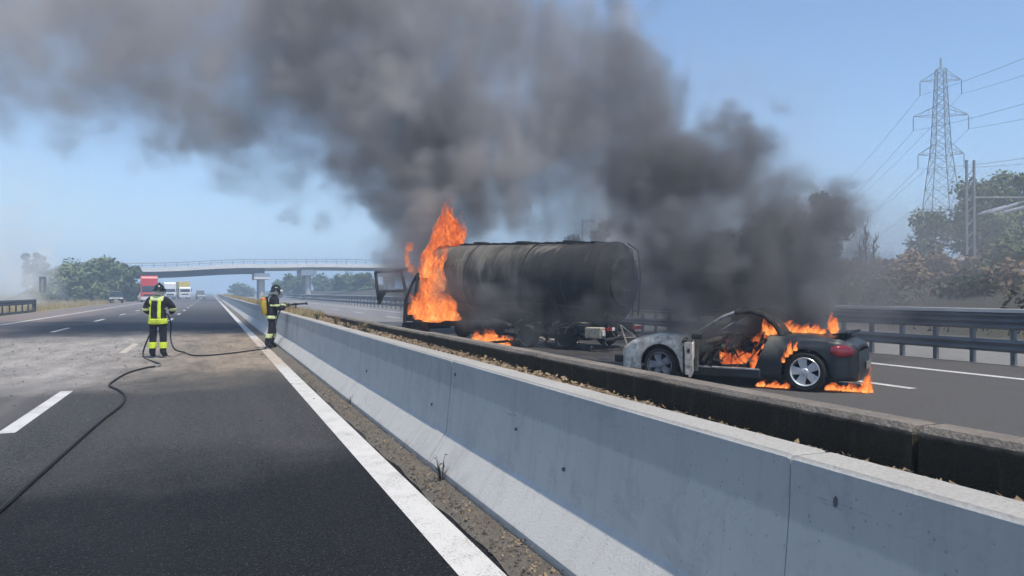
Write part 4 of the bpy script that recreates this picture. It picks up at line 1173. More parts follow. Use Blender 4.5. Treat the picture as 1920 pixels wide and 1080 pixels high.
# ------------------------------------------------------------------ burnt-out tanker lorry
HT = Vector((-0.461, 0.887, 0)).normalized()
tk = empty('tanker_lorry', (10.58, 18.37, 0.0), math.atan2(HT.y, HT.x))
tag(tk, 'charred tanker lorry with a round tank burning at its cab end', 'tanker')
TL, TR = 6.7, 1.13
tilt = math.atan2(0.20, TL)
tank_e = empty('tank', (0, 0, 1.89)); tank_e.parent = tk; tank_e.rotation_euler = (0, -tilt, 0)
prof = [(-0.34, 0.02), (-0.33, 0.30), (-0.27, 0.62), (-0.17, 0.90), (-0.06, 1.07), (0.0, 1.12), (0.06, TR)]
prof += [(0.06 + (TL - 0.12) * k / 22, TR) for k in range(1, 22)]
prof += [(TL - 0.06, TR), (TL, 1.12), (TL + 0.06, 1.07), (TL + 0.17, 0.90), (TL + 0.27, 0.62), (TL + 0.33, 0.30), (TL + 0.34, 0.02)]
mb = MB().lathe(prof, 'X', 56)
rnd = random.Random(3)
dents = [(rnd.uniform(0.5, TL), rnd.uniform(-2.6, 2.6), rnd.uniform(0.35, 0.9), rnd.uniform(-0.045, 0.02)) for _ in range(26)]
nv = []
for x, y, z in mb.v:
    r = math.hypot(y, z)
    if r > 0.9:
        a = math.atan2(z, y); dd = 0
        for dx, da_, dr_, dh in dents:
            q = ((x - dx) / dr_) ** 2 + ((a - da_) * 1.1 / dr_) ** 2
            if q < 6: dd += dh * math.exp(-q)
        k = (r + dd) / r; y, z = y * k, z * k
    nv.append((x, y, z))
mb.v = nv
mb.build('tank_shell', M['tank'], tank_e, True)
for x in (0.03, 2.6, 4.9, TL - 0.03):
    MB().lathe([(x - 0.035, TR - 0.06), (x - 0.03, TR + 0.006), (x + 0.03, TR + 0.006), (x + 0.035, TR - 0.06)], 'X', 56).build('band', M['charred'], tank_e, True)
MB().lathe([(-0.30, 0.66), (-0.285, 0.70), (-0.25, 0.72), (-0.20, 0.70)], 'X', 48).build('end_ring', M['charred'], tank_e, True)
mb = MB()
for y in (-0.36, 0.36): mb.bar((0.5, y, TR - 0.03), (TL - 0.5, y, TR - 0.03), 0.05, 0.05)
for k in range(14): mb.bar((0.6 + k * 0.42, -0.36, TR + 0.0), (0.6 + k * 0.42, 0.36, TR + 0.0), 0.05, 0.03)
mb.build('walkway', M['charred'], tank_e)
for x in (1.6, 3.4, 5.2):
    MB().lathe([(TR - 0.12, 0.24), (TR + 0.02, 0.24), (TR + 0.03, 0.27), (TR + 0.05, 0.26), (TR + 0.06, 0.2)], 'Z', 18, (x, 0, 0)).build('manhole', M['charred'], tank_e, True)
mb = MB()
for y in (-0.62, -0.30): mb.tube([(-0.36, y, -0.95), (-0.40, y, 0.2), (-0.30, y, 0.90), (0.05, y, 1.12)], 0.02, 6)
for k in range(6): mb.tube([(-0.39, -0.62, -0.8 + k * 0.28), (-0.39, -0.30, -0.8 + k * 0.28)], 0.014, 6)
mb.build('ladder', M['charred'], tank_e, True)
MB().tube([(0.4, 0.95, -0.74), (2.0, 0.98, -0.70), (4.2, 0.94, -0.78), (5.8, 0.96, -0.72)], 0.045, 8).build('side_pipe', M['charred'], tank_e, True)
mb = MB()
for k in range(3): mb.box((-0.345 + 0.03 * (k == 1), -0.10 + 0.12 * k, -0.22 + 0.1 * (k % 2)), (0.03, 0.06, 0.05))
mb.build('valve', M['galv'], tank_e)
# frame rails, cradles
for s in (-0.42, 0.42):
    MB().box((3.65, s, 0.62), (7.9, 0.10, 0.26)).build('frame_rail', M['charred'], tk)
for x in (0.7, 2.6, 4.6, 6.3):
    MB().add([(x - .06, -0.8, 1.02), (x - .06, 0.8, 1.02), (x - .06, 0.45, 0.70), (x - .06, -0.45, 0.70), (x + .06, -0.8, 1.02), (x + .06, 0.8, 1.02), (x + .06, 0.45, 0.70), (x + .06, -0.45, 0.70)],
             [(0, 1, 2, 3), (7, 6, 5, 4), (0, 4, 5, 1), (1, 5, 6, 2), (2, 6, 7, 3), (3, 7, 4, 0)]).build('cradle', M['charred'], tk)
# wheels: bare rims with the rags of tyres
def truck_wheel(x, y):
    w = empty('wheel', (x, y, 0.33)); w.parent = tk
    s = 1 if y > 0 else -1
    r = MB().lathe([(-0.13, 0.30), (-0.12, 0.26), (0.0, 0.255), (0.11, 0.262), (0.13, 0.305), (0.15, 0.30), (0.14, 0.24), (0.07, 0.20), (0.05, 0.13), (0.10, 0.115), (0.11, 0.02)], 'Y', 26)
    if s < 0: r.v = [(a, -b, c) for a, b, c in r.v]
    r.build('rim', M['charred'], w, True)
    MB().lathe([(-0.12, 0.31), (-0.05, 0.328), (0.06, 0.322), (0.12, 0.308)], 'Y', 26).build('tyre', M['charred'], w, True)
    return w
for x in (1.0, 2.35):
    MB().tube([(x, -1.15, 0.36), (x, 1.15, 0.36)], 0.075, 10).build('axle', M['charred'], tk, True)
    for y in (1.02, -1.02): truck_wheel(x, y)
    MB().box((x, 0, 0.36), (0.3, 0.36, 0.3)).build('differential', M['charred'], tk, False, 0.06)
truck_wheel(7.0, 1.02); truck_wheel(7.0, -1.02)
mb = MB()
for k in range(9): mb.box((1.67, 0.62, 0.40 + 0.025 * k), (1.25 - 0.10 * k, 0.09, 0.02))
mb.build('leaf_spring', M['charred_pale'], tk)
# mudguard remains, side box, lamps
rows = [[Vector((0.42 + math.cos(a) * 0.52, yv, 0.36 + math.sin(a) * 0.42)) for yv in (0.86, 1.22)] for a in [PI * (0.05 + 0.55 * k / 10) for k in range(11)]]
solid(MB().grid(rows).build('mudguard', M['charred_pale'], tk, True), 0.012)
M['beige'] = plain('scorched_beige', (0.36, 0.325, 0.26), 0.8, 0, 0.4)
MB().box((0.02, 1.02, 0.50), (0.50, 0.30, 0.30)).build('side_locker', M['beige'], tk, False, 0.03)
MB().box((-0.27, 1.06, 0.50), (0.05, 0.11, 0.15)).build('white_marker', M['lamp'], tk, False, 0.01)
MB().box((-0.34, 0.92, 0.60), (0.06, 0.26, 0.10)).build('tail_lamp', M['tail_red'], tk, False, 0.01)
MB().box((-0.345, 0.72, 0.60), (0.06, 0.12, 0.09)).build('tail_lamp', M['lamp'], tk, False, 0.01)
MB().box((-0.36, -0.5, 0.60), (0.06, 0.5, 0.10)).build('tail_lamp', M['tail_red'], tk, False, 0.01)
MB().tube([(-0.32, -1.15, 0.34), (-0.34, 0.2, 0.36), (-0.30, 1.10, 0.30)], 0.055, 8).build('rear_bar', M['charred'], tk, True)
for y in (-0.6, 0.55): MB().bar((-0.05, y, 0.66), (-0.32, y, 0.35), 0.06).build('bar_bracket', M['charred'], tk)
MB().box((3.9, 0.95, 0.52), (1.5, 0.5, 0.42)).build('fuel_box', M['charred'], tk, False, 0.08)
mb = MB()
for (a, b, c, l, r_) in ((3.0, 1.05, 0.62, 0.8, 0.2), (3.35, 1.1, 0.30, 0.6, -0.35), (2.9, 1.12, 0.44, 0.9, 0.05)): mb.bar((a, b, c), (a + l, b, c + r_ * l), 0.05, 0.08)
mb.build('side_guard', M['charred_pale'], tk)
rw = random.Random(5)
for nm, mt_, cnt in (('wreckage', 'charred', 60), ('wreckage', 'charred_pale', 26)):
    mb = MB()
    for _ in range(cnt):
        a = Vector((rw.uniform(-0.2, 4.6), rw.uniform(0.5, 1.18), rw.uniform(0.02, 0.78))); d_ = Vector((rw.gauss(0, 0.45), rw.gauss(0, 0.14), rw.gauss(0, 0.16)))
        b = a + d_; b.z = max(0.03, min(0.80, b.z)); mb.bar(a, b, rw.uniform(0.02, 0.07), rw.uniform(0.02, 0.12))
    tag(mb.build(nm, M[mt_], tk), kind='stuff')
mb = MB()
for k in range(14):
    x_ = 0.1 + k * 0.40
    mb.box((x_, 0.5, 0.86), (0.36, 0.06, 0.34), Matrix.Rotation(rw.uniform(-.15, .15), 3, 'Y') @ Matrix.Rotation(rw.uniform(-.3, .3), 3, 'X'))
tag(mb.build('buckled_shield', M['charred'], tk), kind='stuff')
# bent underrun frame hanging off the back
mb = MB()
q0 = Vector((-0.55, 0.10, 0.0))
for a, b in (((-0.35, 0.35, 0.70), (-0.75, 0.55, 0.02)), ((-0.35, 0.35, 0.70), (-0.95, -0.25, 0.02)), ((-0.55, 0.45, 0.36), (-0.65, 0.05, 0.36)), ((-0.75, 0.55, 0.04), (-0.95, -0.25, 0.04))): mb.tube([a, b], 0.026, 6)
mb.build('bent_frame', M['charred_pale'], tk)
# burnt cab
cx0, cx1 = 7.10, 7.62
mb = MB()
for x in (cx0, cx1):
    for s_ in (-1.15, 1.15):
        lean = 0.28 if x == cx1 else 0.0
        mb.bar((x, s_, 0.60), (x - lean * 0.2, s_, 1.35), 0.09); mb.bar((x - lean * 0.2, s_, 1.35), (x - lean, s_ * 0.9, 2.25 if x == cx0 else 1.95), 0.07)
mb.bar((cx0, -1.05, 2.22), (cx0, 1.05, 2.05), 0.07); mb.bar((cx0, 1.05, 2.2), (cx1 - .28, 1.05, 1.92), 0.06)
mb.bar((cx1, -1.15, 1.25), (cx1, 1.15, 1.2), 0.10)
mb.build('cab_frame', M['charred'], tk)
MB().box((7.4, 0, 0.70), (0.7, 2.2, 0.14)).build('cab_floor', M['charred'], tk)
MB().box((cx1 + 0.05, 0, 0.95), (0.07, 2.2, 0.5)).build('cab_front_panel', M['charred'], tk, False, 0.02)
MB().box((7.5, 0, 0.98), (0.5, 0.8, 0.6)).build('engine', M['charred'], tk, False, 0.06)
for s_ in (-0.55, 0.55):
    MB().box((7.4, s_, 1.05), (0.35, 0.42, 0.12)).build('seat_frame', M['charred'], tk); MB().box((7.22, s_, 1.4), (0.10, 0.42, 0.6)).build('seat_frame', M['charred'], tk)
MB().box((7.75, 0, 0.45), (0.18, 2.2, 0.26)).build('bumper', M['charred'], tk, False, 0.04)
# cab door hanging open: an empty frame with a torn lower skin
dl = W(704, 512, 28.4); dt = W(762, 512, 27.2)
dvec = (Vector((dl.x, dl.y, 0)) - Vector((dt.x, dt.y, 0)))
door = empty('cab_door', (0, 0, 0)); door.parent = tk
inv = Matrix.Translation(tk.location) @ Matrix.Rotation(math.atan2(HT.y, HT.x), 4, 'Z'); inv.invert()
def DT(u, z): return inv @ Vector((dt.x + dvec.x * u, dt.y + dvec.y * u, z))
Z_ = lambda py: 1.6 - (py - HZ) * 27.8 / FPX
fr = MB()
for (a, b, w) in (((0.16, Z_(509)), (1.0, Z_(510)), 0.09), ((1.0, Z_(510)), (0.93, Z_(546)), 0.09), ((0.16, Z_(509)), (0.02, Z_(546)), 0.08), ((0.0, Z_(546)), (0.95, Z_(546)), 0.10),
                  ((0.02, Z_(540)), (0.02, Z_(568)), 0.09), ((0.92, Z_(546)), (0.86, Z_(570)), 0.10), ((0.72, Z_(548)), (0.86, Z_(566)), 0.09)):
    fr.bar(DT(*a), DT(*b), w, w)
fr.bar(DT(0.02, Z_(556)), Vector((cx1, 1.15, 1.2)), 0.06); fr.bar(DT(0.02, Z_(567)), Vector((cx1, 1.15, 0.75)), 0.07)
fr.build('door_frame', M['charred'], door)
sk = [DT(0.60, Z_(546)), DT(0.93, Z_(546)), DT(0.87, Z_(568)), DT(0.80, Z_(560)), DT(0.72, Z_(556))]
ofs = Vector((0.02, 0.02, 0))
MB().add(sk + [p_ + ofs for p_ in sk], [(0, 1, 2, 3, 4), (9, 8, 7, 6, 5)] + [(i, (i + 1) % 5, 5 + (i + 1) % 5, 5 + i) for i in range(5)]).build('torn_skin', M['charred'], door)

# ------------------------------------------------------------------ people
def grow(name, joints, edges, root, levels=2):
    """skin a skeleton: joints {name: (pos, radius or (rx, ry))}; returns a plain mesh"""
    keys = list(joints)
    me = bpy.data.meshes.new(name)
    me.from_pydata([joints[k][0] for k in keys], [(keys.index(a), keys.index(b)) for a, b in edges], [])
    o = bpy.data.objects.new(name, me); COL.objects.link(o)
    sk = o.modifiers.new('skin', 'SKIN'); sk.use_smooth_shade = True; sk.branch_smoothing = 0.4
    if not me.skin_vertices: me.attributes  # layer is made with the modifier
    data = me.skin_vertices[0].data
    roots = root if isinstance(root, (list, tuple)) else [root]
    for i, k in enumerate(keys):
        r = joints[k][1]
        data[i].radius = r if isinstance(r, (tuple, list)) else (r, r)
        data[i].use_root = k in roots
    ss = o.modifiers.new('sub', 'SUBSURF'); ss.levels = ss.render_levels = levels
    dg = bpy.context.evaluated_depsgraph_get(); dg.update()
    res = bpy.data.meshes.new_from_object(o.evaluated_get(dg))
    bpy.data.objects.remove(o)
    res.polygons.foreach_set('use_smooth', [True] * len(res.polygons))
    return res

def seg_dist(p, a, b):
    ab = b - a; t_ = max(0.0, min(1.0, (p - a).dot(ab) / max(1e-9, ab.length_squared)))
    return (p - (a + ab * t_)).length

def person(loc, rz, J, label, bands, helmet_mat, cyl=False, straps=True):
    """J: joints in the person's own frame, facing +y. bands: list of (name, material, bones, plane cuts)"""
    pe = empty('person', loc, rz); tag(pe, label, 'person', 'firefighters on the road')
    E_ = [('pelvis', 'waist'), ('waist', 'chest'), ('chest', 'neck'), ('neck', 'head'), ('head', 'crown')]
    for s in 'RL':
        E_ += [('chest', 'sh' + s), ('sh' + s, 'el' + s), ('el' + s, 'wr' + s), ('wr' + s, 'pa' + s), ('pelvis', 'hip' + s), ('hip' + s, 'kn' + s), ('kn' + s, 'an' + s), ('an' + s, 'to' + s)]
    joints = dict(J)
    roots = ['pelvis']
    for s in 'RL':                                           # five separate fingers, each rooted inside the palm
        w_, p_ = Vector(J['wr' + s][0]), Vector(J['pa' + s][0]); d = (p_ - w_).normalized()
        side = d.cross(Vector((0, 0, 1))).normalized(); dn = side.cross(d)
        curl = dn if dn.z < 0 else -dn
        for k in range(4):
            o_ = side * (0.030 - 0.020 * k); l = (0.032, 0.037, 0.035, 0.028)[k]
            pts = [p_ + o_ - d * 0.01, p_ + o_ + d * l, p_ + o_ + d * (l * 1.6) + curl * l * 0.7, p_ + o_ + d * (l * 1.3) + curl * l * 1.6]
            for i, q in enumerate(pts): joints['f%s%d%d' % (s, k, i)] = (tuple(q), 0.0105 - 0.001 * i)
            E_ += [('f%s%d%d' % (s, k, i), 'f%s%d%d' % (s, k, i + 1)) for i in range(3)]; roots.append('f%s%d0' % (s, k))
        pts = [p_ - d * 0.035 + side * 0.02, p_ + side * 0.055, p_ + side * 0.06 + d * 0.03 + curl * 0.02]
        for i, q in enumerate(pts): joints['t%s%d' % (s, i)] = (tuple(q), 0.0115)
        E_ += [('t%s0' % s, 't%s1' % s), ('t%s1' % s, 't%s2' % s)]; roots.append('t%s0' % s)
    me = grow('body', joints, E_, roots)
    B = {}
    for a, b in E_: B[(a, b)] = (Vector(joints[a][0]), Vector(joints[b][0]))
    def bone(p):
        best, bd = None, 9
        for k, (a, b) in B.items():
            d = seg_dist(p, a, b)
            if d < bd: best, bd = k, d
        return best
    mats = [M['turnout'], M['trouser'], M['skin'], M['glove'], M['black']]
    for m_ in mats: me.materials.append(m_)
    bones = []
    for f in me.polygons:
        k = bone(Vector(f.center)); bones.append(k)
        t_ = k[1]
        if t_[:2] in ('hi', 'kn', 'an'): f.material_index = 1
        elif t_ in ('head', 'crown'): f.material_index = 2
        elif t_[:2] in ('pa',) or k[0][0] == 'f' or (k[0][0] == 't' and k[0] != 'to'): f.material_index = 3
        elif t_[:2] == 'to': f.material_index = 4
    body = bpy.data.objects.new('body', me); COL.objects.link(body); body.parent = pe
    TORSO = {('pelvis', 'waist'), ('waist', 'chest'), ('chest', 'neck'), ('chest', 'shR'), ('chest', 'shL'), ('pelvis', 'hipR'), ('pelvis', 'hipL'), ('hipR', 'knR'), ('hipL', 'knL')}
    LEGS = {('hipR', 'knR'), ('hipL', 'knL'), ('knR', 'anR'), ('knL', 'anL')}
    ARMS = {('shR', 'elR'), ('shL', 'elL'), ('elR', 'wrR'), ('elL', 'wrL')}
    sets = {'torso': TORSO, 'legs': LEGS, 'arms': ARMS, 'coat': TORSO | ARMS}
    def peel(name, mat, which, cuts, off, front=None):
        bm = bmesh.new(); bm.from_mesh(me)
        bm.faces.ensure_lookup_table()
        kill = [f for i, f in enumerate(bm.faces) if bones[i] not in sets[which]]
        bmesh.ops.delete(bm, geom=kill, context='FACES')
        for co, no in cuts:                                  # keep the side the normal points to
            g = list(bm.verts) + list(bm.edges) + list(bm.faces)
            bmesh.ops.bisect_plane(bm, geom=g, plane_co=co, plane_no=no, clear_inner=True)
        if front is not None:
            bm.normal_update()
            bmesh.ops.delete(bm, geom=[f for f in bm.faces if f.normal.y * front < 0.05], context='FACES')
        bm.normal_update()
        for v_ in bm.verts: v_.co += v_.normal * off
        m2 = bpy.data.meshes.new(name); bm.to_mesh(m2); bm.free()
        m2.materials.clear(); m2.materials.append(mat)
        for f in m2.polygons: f.material_index = 0; f.use_smooth = True
        o = bpy.data.objects.new(name, m2); COL.objects.link(o); o.parent = pe
        sm = o.modifiers.new('shell', 'SOLIDIFY'); sm.thickness = 0.008; sm.offset = 1
        return o
    zb = lambda a, b: [((0, 0, a), (0, 0, 1)), ((0, 0, b), (0, 0, -1))]
    peel('jacket', M['turnout'], 'coat', [((0, 0, 0.80), (0, 0, 1))], 0.016)
    for nm, mat, which, cuts, front in bands: peel(nm, mat, which, cuts, 0.026 if which != 'legs' else 0.010, front)
    # helmet with brim, ridge, neck flap and chin guard
    hp = Vector(J['head'][0]); cr = Vector(J['crown'][0]); up = (cr - hp).normalized()
    hrot = Vector((0, 0, 1)).rotation_difference(up).to_matrix().to_4x4()
    he = empty('helmet', hp + up * 0.02); he.parent = pe; he.rotation_euler = hrot.to_euler()
    sh = MB()
    rows = []
    for i in range(9):
        a = PI / 2 * i / 8
        rows.append([Vector((math.cos(q) * 0.128 * math.cos(a), math.sin(q) * 0.152 * math.cos(a), 0.155 * math.sin(a))) for q in [2 * PI * k / 24 for k in range(25)]])
    sh.grid(rows)
    sh.grid([[Vector((math.cos(q) * 0.130, math.sin(q) * 0.154, 0.004)) for q in [2 * PI * k / 24 for k in range(25)]], [Vector((math.cos(q) * 0.152, math.sin(q) * (0.185 if math.sin(q) < 0 else 0.172), -0.028)) for q in [2 * PI * k / 24 for k in range(25)]]])
    solid(sh.build('shell', helmet_mat, he, True), 0.01)
    MB().tube([(0, 0.13, 0.09), (0, 0.07, 0.15), (0, -0.02, 0.167), (0, -0.10, 0.13), (0, -0.145, 0.06)], [0.01, 0.017, 0.02, 0.017, 0.01], 8).build('ridge', helmet_mat, he, True)
    nk = MB(); rows = []
    for z, r in ((-0.02, 0.135), (-0.07, 0.128), (-0.115, 0.118)):
        rows.append([Vector((math.cos(q) * r, math.sin(q) * r * 1.1, z)) for q in [PI * (0.95 + 1.1 * k / 14) for k in range(15)]])
    solid(nk.grid(rows).build('neck_flap', M['silver'], he, True), 0.008)
    vz = MB(); rows = []
    for z, r in ((0.03, 0.162), (-0.03, 0.168), (-0.09, 0.160)):
        rows.append([Vector((math.cos(q) * r * 0.86, math.sin(q) * r * 1.1, z)) for q in [PI * (0.16 + 0.68 * k / 12) for k in range(13)]])
    solid(vz.grid(rows).build('visor', M['silver'] if cyl else M['glass_dark'], he, True), 0.006)
    hd = MB()                                                # face: nose, chin, brow, ears
    hd.ball((0, 0.100, -0.040), (0.016, 0.024, 0.024), 8, 5).ball((0, 0.075, -0.105), (0.035, 0.03, 0.022), 8, 5)
    for s in (-1, 1): hd.ball((s * 0.098, 0.005, -0.035), (0.014, 0.024, 0.032), 8, 5)
    hd.build('face', M['skin'], he, True)
    ey = MB()
    for s in (-1, 1): ey.ball((s * 0.034, 0.086, -0.012), (0.014, 0.010, 0.009), 8, 5)
    ey.ball((0, 0.094, -0.080), (0.026, 0.008, 0.006), 8, 5)
    ey.build('eyes_and_mouth', M['bark'], he, True)
    if cyl:
        ac = empty('air_cylinder', (0, -0.24, 1.22)); ac.parent = pe; ac.rotation_euler = (0.08, 0, 0)
        MB().lathe([(-0.27, 0.03), (-0.26, 0.065), (-0.22, 0.085), (0.16, 0.085), (0.21, 0.065), (0.235, 0.03), (0.29, 0.028)], 'Z', 18).build('bottle', M['cyl_yellow'], ac, True)
        MB().lathe([(0.17, 0.088), (0.20, 0.072)], 'Z', 18).build('shoulder', M['red_paint'], ac, True)
        MB().box((0, 0.10, 0.0), (0.20, 0.03, 0.50)).build('back_plate', M['black'], ac, False, 0.01)
        mb = MB()
        for s in (-0.12, 0.12): mb.tube([(s, 0.10, -0.20), (s * 1.0, 0.16, 0.2), (s, 0.26, 0.30), (s, 0.40, 0.16), (s * 1.1, 0.38, -0.1)], 0.018, 6)
        mb.build('strap', M['black'], ac, True)
    return pe
def stance(d):
    base = {'pelvis': ((0, 0, 0.96), (0.165, 0.135)), 'waist': ((0, 0, 1.10), (0.165, 0.13)), 'chest': ((0, 0.0, 1.33), (0.175, 0.135)), 'neck': ((0, 0.0, 1.505), 0.065), 'head': ((0, 0.025, 1.64), 0.088), 'crown': ((0, 0.02, 1.735), 0.065),
            'shR': ((0.185, 0.0, 1.425), 0.082), 'elR': ((0.30, 0.02, 1.16), 0.066), 'wrR': ((0.22, 0.25, 1.10), 0.047), 'paR': ((0.19, 0.33, 1.10), 0.036),
            'shL': ((-0.185, 0.0, 1.425), 0.082), 'elL': ((-0.29, 0.02, 1.16), 0.066), 'wrL': ((-0.14, 0.25, 1.08), 0.047), 'paL': ((-0.08, 0.31, 1.08), 0.036),
            'hipR': ((0.10, 0, 0.88), 0.115), 'knR': ((0.125, 0.02, 0.50), 0.088), 'anR': ((0.13, -0.02, 0.12), 0.078), 'toR': ((0.15, 0.16, 0.052), 0.05),
            'hipL': ((-0.10, 0, 0.88), 0.115), 'knL': ((-0.115, 0.02, 0.50), 0.088), 'anL': ((-0.12, -0.02, 0.12), 0.078), 'toL': ((-0.14, 0.16, 0.052), 0.05)}
    base.update(d); return base
zb = lambda a, b: [((0, 0, a), (0, 0, 1)), ((0, 0, b), (0, 0, -1))]
xb = lambda a, b: [((a, 0, 0), (1, 0, 0)), ((b, 0, 0), (-1, 0, 0))]
# the man with his back to us, steadying the hose
p1 = G(296, 671)
J1 = stance({'elR': ((0.34, 0.05, 1.20), 0.066), 'wrR': ((0.24, 0.28, 1.12), 0.047), 'paR': ((0.20, 0.36, 1.10), 0.036), 'head': ((0.02, 0.03, 1.64), 0.088), 'crown': ((0.025, 0.025, 1.735), 0.065)})
person((p1.x, p1.y, 0.0), -0.25, J1, 'firefighter seen from behind in dark turnout gear with bright yellow bands', [
    ('hem_band', M['hivis'], 'torso', zb(0.83, 0.96), None), ('leg_band', M['hivis'], 'legs', zb(0.24, 0.385), None),
    ('yoke', M['hivis_pale'], 'torso', zb(1.38, 1.52) + xb(-0.15, 0.15), -1), ('back_stripe', M['hivis'], 'torso', zb(0.96, 1.40) + xb(-0.165, -0.115), -1),
    ('back_stripe', M['hivis'], 'torso', zb(0.96, 1.40) + xb(0.03, 0.105), -1), ('front_stripe', M['hivis'], 'torso', zb(0.96, 1.36) + xb(-0.12, -0.06), 1), ('front_stripe', M['hivis'], 'torso', zb(0.96, 1.36) + xb(0.06, 0.12), 1),
    ('cuff_band', M['hivis_pale'], 'arms', zb(1.16, 1.21), None)], M['helmet'])
# the nozzle man at the barrier, facing the fire
J2 = stance({'pelvis': ((0, -0.02, 0.95), (0.16, 0.135)), 'waist': ((0, 0.0, 1.09), (0.16, 0.13)), 'chest': ((0, 0.04, 1.32), (0.17, 0.135)), 'neck': ((0, 0.07, 1.49), 0.065), 'head': ((0, 0.11, 1.62), 0.088), 'crown': ((0, 0.11, 1.715), 0.065),
             'shR': ((0.18, 0.04, 1.41), 0.08), 'elR': ((0.24, 0.06, 1.14), 0.065), 'wrR': ((0.12, 0.30, 1.16), 0.047), 'paR': ((0.08, 0.38, 1.19), 0.036),
             'shL': ((-0.18, 0.05, 1.41), 0.08), 'elL': ((-0.22, 0.22, 1.18), 0.065), 'wrL': ((-0.10, 0.44, 1.24), 0.047), 'paL': ((-0.05, 0.52, 1.26), 0.036),
             'hipR': ((0.09, -0.02, 0.88), 0.112), 'knR': ((0.10, -0.06, 0.50), 0.086), 'anR': ((0.11, -0.20, 0.13), 0.076), 'toR': ((0.12, -0.02, 0.052), 0.05),
             'hipL': ((-0.09, -0.02, 0.88), 0.112), 'knL': ((-0.10, 0.08, 0.50), 0.086), 'anL': ((-0.10, 0.0, 0.12), 0.076), 'toL': ((-0.11, 0.17, 0.052), 0.05)})
P2L = Vector((1.63, 22.35, 0.0)); F2 = Vector((0.93, 0.20, 0)).normalized()
RZ2 = math.atan2(F2.y, F2.x) - PI / 2
person(P2L, RZ2, J2, 'firefighter at the barrier with a yellow air cylinder aiming the hose nozzle', [
    ('hem_band', M['hivis_pale'], 'torso', zb(0.84, 0.93), None), ('leg_band', M['hivis_pale'], 'legs', zb(0.30, 0.42), None),
    ('chest_stripe', M['hivis_pale'], 'torso', zb(1.05, 1.32) + xb(-0.30, -0.10) + [((0, -0.02, 0), (0, 1, 0))], None), ('cuff_band', M['hivis_pale'], 'arms', zb(1.20, 1.25), None)], M['helmet'], cyl=True)

# ------------------------------------------------------------------ fire hose
def spline(pts, n=10):
    pts = [Vector(p) for p in pts]; out = []
    for i in range(len(pts) - 1):
        a, b, c, d = pts[max(i - 1, 0)], pts[i], pts[i + 1], pts[min(i + 2, len(pts) - 1)]
        for k in range(n):
            t_ = k / n
            out.append(0.5 * ((2 * b) + (c - a) * t_ + (2 * a - 5 * b + 4 * c - d) * t_ ** 2 + (3 * b - a - 3 * c + d) * t_ ** 3))
    return out + [pts[-1]]
hr = 0.018
def hg(px, py): p = G(px, py); p.z = hr + 0.002; return p
hose = empty('fire_hose', hg(215, 775)); hose_o = hose.location.copy()
tag(hose, 'black rubber fire hose snaking over the asphalt between the two firefighters', 'hose')
def R1(v): return Matrix.Rotation(-0.25, 3, 'Z') @ Vector(v) + Vector((p1.x, p1.y, 0))
def R2(v): return Matrix.Rotation(RZ2, 3, 'Z') @ Vector(v) + P2L
run1 = [hg(-260, 1180), hg(-120, 1060), hg(0, 962), hg(60, 908), hg(130, 845), hg(190, 792), hg(216, 772), hg(232, 757), hg(234, 743), hg(222, 733), hg(206, 725), hg(214, 716), hg(240, 701), hg(275, 691), hg(296, 688), hg(300, 684), hg(292, 681)]
run1 += [R1((-0.35, 0.10, hr)), R1((-0.42, 0.36, 0.25)), R1((-0.20, 0.40, 0.80)), R1((-0.02, 0.36, 1.06)), R1((0.12, 0.38, 1.03)), R1((0.20, 0.34, 0.80)), R1((0.24, 0.20, 0.45)), R1((0.36, 0.12, 0.20))]
run2 = [hg(345, 662), hg(360, 667), hg(385, 668), hg(430, 664), hg(475, 658), hg(497, 655)]
run3 = [R2((0.32, -0.30, hr)), R2((0.36, -0.10, 0.30)), R2((0.30, 0.05, 0.85)), R2((0.16, 0.20, 1.10)), R2((0.03, 0.42, 1.20)), R2((0.0, 0.62, 1.255))]
def tube_pts(ps): return [p - hose_o for p in spline(ps, 8)]
MB().tube(tube_pts(run1 + run2 + run3), hr, 8).build('hose_line', M['hose'], hose, True)
a_, b_ = R2((0.0, 0.60, 1.25)) - hose_o, R2((0.0, 1.02, 1.275)) - hose_o
MB().tube([a_, a_.lerp(b_, .3), a_.lerp(b_, .32), a_.lerp(b_, .8), b_], [0.035, 0.035, 0.024, 0.028, 0.042], 12).build('nozzle', M['black'], hose, True)
c_ = a_.lerp(b_, .2)
MB().tube([c_, c_ + Vector((0, 0, -0.12))], 0.016, 8).build('grip', M['black'], hose, True)
cc = run1[14] - hose_o; cd_ = (run1[15] - run1[13]).normalized()
MB().tube([cc - cd_ * 0.10, cc - cd_ * 0.09, cc + cd_ * 0.09, cc + cd_ * 0.10], [0.022, 0.034, 0.034, 0.022], 10).build('coupling', M['galv'], hose, True)

